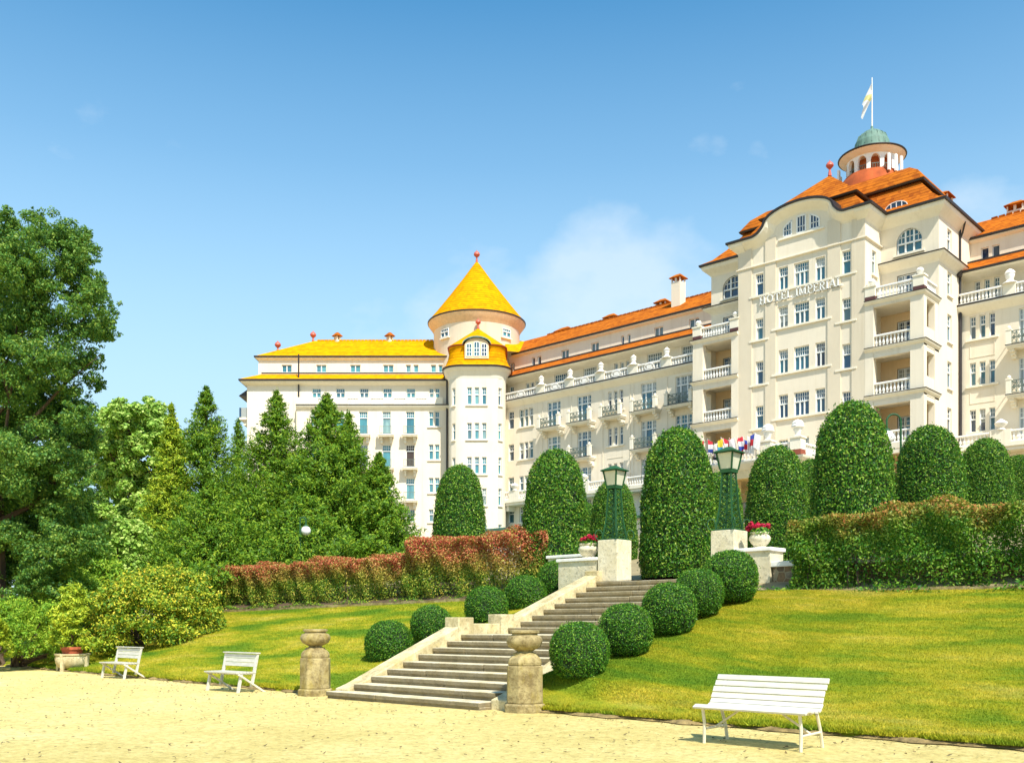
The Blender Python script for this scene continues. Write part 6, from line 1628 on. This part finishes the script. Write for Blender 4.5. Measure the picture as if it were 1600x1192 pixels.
def wall_lantern(px, py, d):
    x, y = cw(px, d); z = zpx(py, d); zb = float(hterr(np.array(x), np.array(y))); root = thing('lamp_post', 'slim lamp post with a small dark lantern beside the right end of the conifers', 'lamp', (x, y, zb)); k = .95
    mb = MB(); mb.tube([(x, y, zb), (x, y, z - .45)], [.07, .05], 8); mb.build('post', M['gutter'], root); mb = MB(); ringroof(mb, [(x - .17, x + .17, y - .17, y + .17, z - .4), (x - .3, x + .3, y - .3, y + .3, z + .3)]); mb.build('lamp_glass', M['lampglass'], root)
    mb = MB(); ringroof(mb, [(x - .4, x + .4, y - .4, y + .4, z + .31), (x - .1, x + .1, y - .1, y + .1, z + .55)])
    for sx, sy in ((-1, -1), (1, -1), (1, 1), (-1, 1)): mb.bar((x + sx * .18, y + sy * .18, z - .4), (x + sx * .31, y + sy * .31, z + .31), .06, .06, (1, 0, 0))
    mb.box(x - .2, x + .2, y - .2, y + .2, z - .46, z - .402); mb.build('lamp_roof', M['gutter'], root)
wall_lantern(641.5, 846, 78)
# ------------------------------------------------------------------ benches
def slat_bench(x0, x1, y, z, label):
    root = thing('park_bench', label, 'bench', ((x0 + x1) / 2, y, z)); prof = [(-.005, .445), (.06, .475), (.15, .472), (.24, .458), (.33, .455), (.405, .485), (.46, .545), (.505, .62), (.545, .70), (.58, .775), (.615, .85)]
    mb = MB(); bk = MB()
    for i in range(len(prof) - 1):
        (a, b), (c, d) = prof[i], prof[i + 1]; u = Vector((0, c - a, d - b)); l = u.length; u.normalize(); cy, cz = (a + c) / 2, (b + d) / 2; nrm = Vector((0, -u.z, u.y)); w_ = l * .5 * .86; t = .014
        q = [(cy - u.y * w_ - nrm.y * t, cz - u.z * w_ - nrm.z * t), (cy + u.y * w_ - nrm.y * t, cz + u.z * w_ - nrm.z * t), (cy + u.y * w_ + nrm.y * t, cz + u.z * w_ + nrm.z * t), (cy - u.y * w_ + nrm.y * t, cz - u.z * w_ + nrm.z * t)]
        tgt = mb if i < 5 else bk; e = .012 * math.sin(i * 5.1); prism_x(tgt, [(y + a_, z + b_) for a_, b_ in q], x0 + e, x1 + e)
    for m_, nm in ((mb, 'seat'), (bk, 'backrest')):
        o = m_.build(nm, M['benchwhite'], root); bv = o.modifiers.new('bevel', 'BEVEL'); bv.width = .006; bv.segments = 2
    for x in (x0 + .12, x1 - .10):
        for pts in ([(x, y + .08, z - .02), (x, y + .09, z + .25), (x, y + .05, z + .44)], [(x, y + .66, z - .02), (x, y + .60, z + .2), (x, y + .50, z + .42)]):
            m_ = MB(); m_.tube(pts, .021, 8); m_.build('leg', M['metalcream'], root, smooth=True)
    fr = MB()
    for x in (x0 + .12, x1 - .10):
        fr.tube([(x, y + .085, z + .18), (x, y + .61, z + .19)], .016, 8)
        fr.tube([(x, y + .03, z + .435), (x, y + .36, z + .43), (x, y + .44, z + .48), (x, y + .53, z + .62), (x, y + .635, z + .84)], .014, 6)
        s = 1 if x < (x0 + x1) / 2 else -1; fr.tube([(x, y + .35, z + .185), (x + s * .40, y + .3, z + .44)], .014, 6)
    fr.build('frame', M['metalcream'], root, smooth=True)
slat_bench(-6.77, -5.24, 10.75, -1.5, 'curved white slatted bench on the gravel in front of the right lawn')
def plank_bench(x0, x1, y, z, label):
    root = thing('park_bench', label, 'bench', ((x0 + x1) / 2, y, z), 'straight white plank benches at the left'); mb = MB(); L_ = x1 - x0
    n = 17
    for i in range(n):
        a = -.02 + .0; 
    for i in range(6): mb.box(x0, x1, y + .0 + i * .085, y + .068 + i * .085, z + .42, z + .445)
    for i in range(12): mb.box(x0 + .02 + (L_ - .08) * i / 11, x0 + .06 + (L_ - .08) * i / 11, y + .03, y + .47, z + .395, z + .419)
    mb.build('seat', M['benchwhite'], root); mb = MB()
    for i in range(3):
        q0 = .60 + i * .092; mb.bar((x0, y + .47 + .16 * (q0 - .4), z + q0), (x1, y + .47 + .16 * (q0 - .4), z + q0), .02, .082, (0, .16, 1))
    mb.bar((x0 - .01, y + .545, z + .86), (x1 + .01, y + .545, z + .86), .11, .025, (0, 0, 1)); mb.build('backrest', M['benchwhite'], root)
    for x in (x0 + .04, x1 - .04):
        m_ = MB(); m_.bar((x, y + .56, z + .86), (x, y + .40, z + .12), .05, .06, (1, 0, 0)); m_.build('back_post', M['benchwhite'], root)
        m_ = MB(); m_.bar((x, y + .14, z + .40), (x, y + .06, z - .02), .05, .06, (1, 0, 0)); m_.build('leg', M['benchwhite'], root)
        m_ = MB(); m_.bar((x + .052, y + .05, z + .40), (x + .052, y + .72, z - .02), .04, .055, (1, 0, 0)); m_.build('brace', M['benchwhite'], root)
plank_bench(-20.3, -18.95, 11.75, -1.5, 'straight white plank bench, the nearer of the two left of the steps')
plank_bench(-27.3, -25.9, 12.55, -1.5, 'straight white plank bench with crossed legs, furthest left beside the planter')
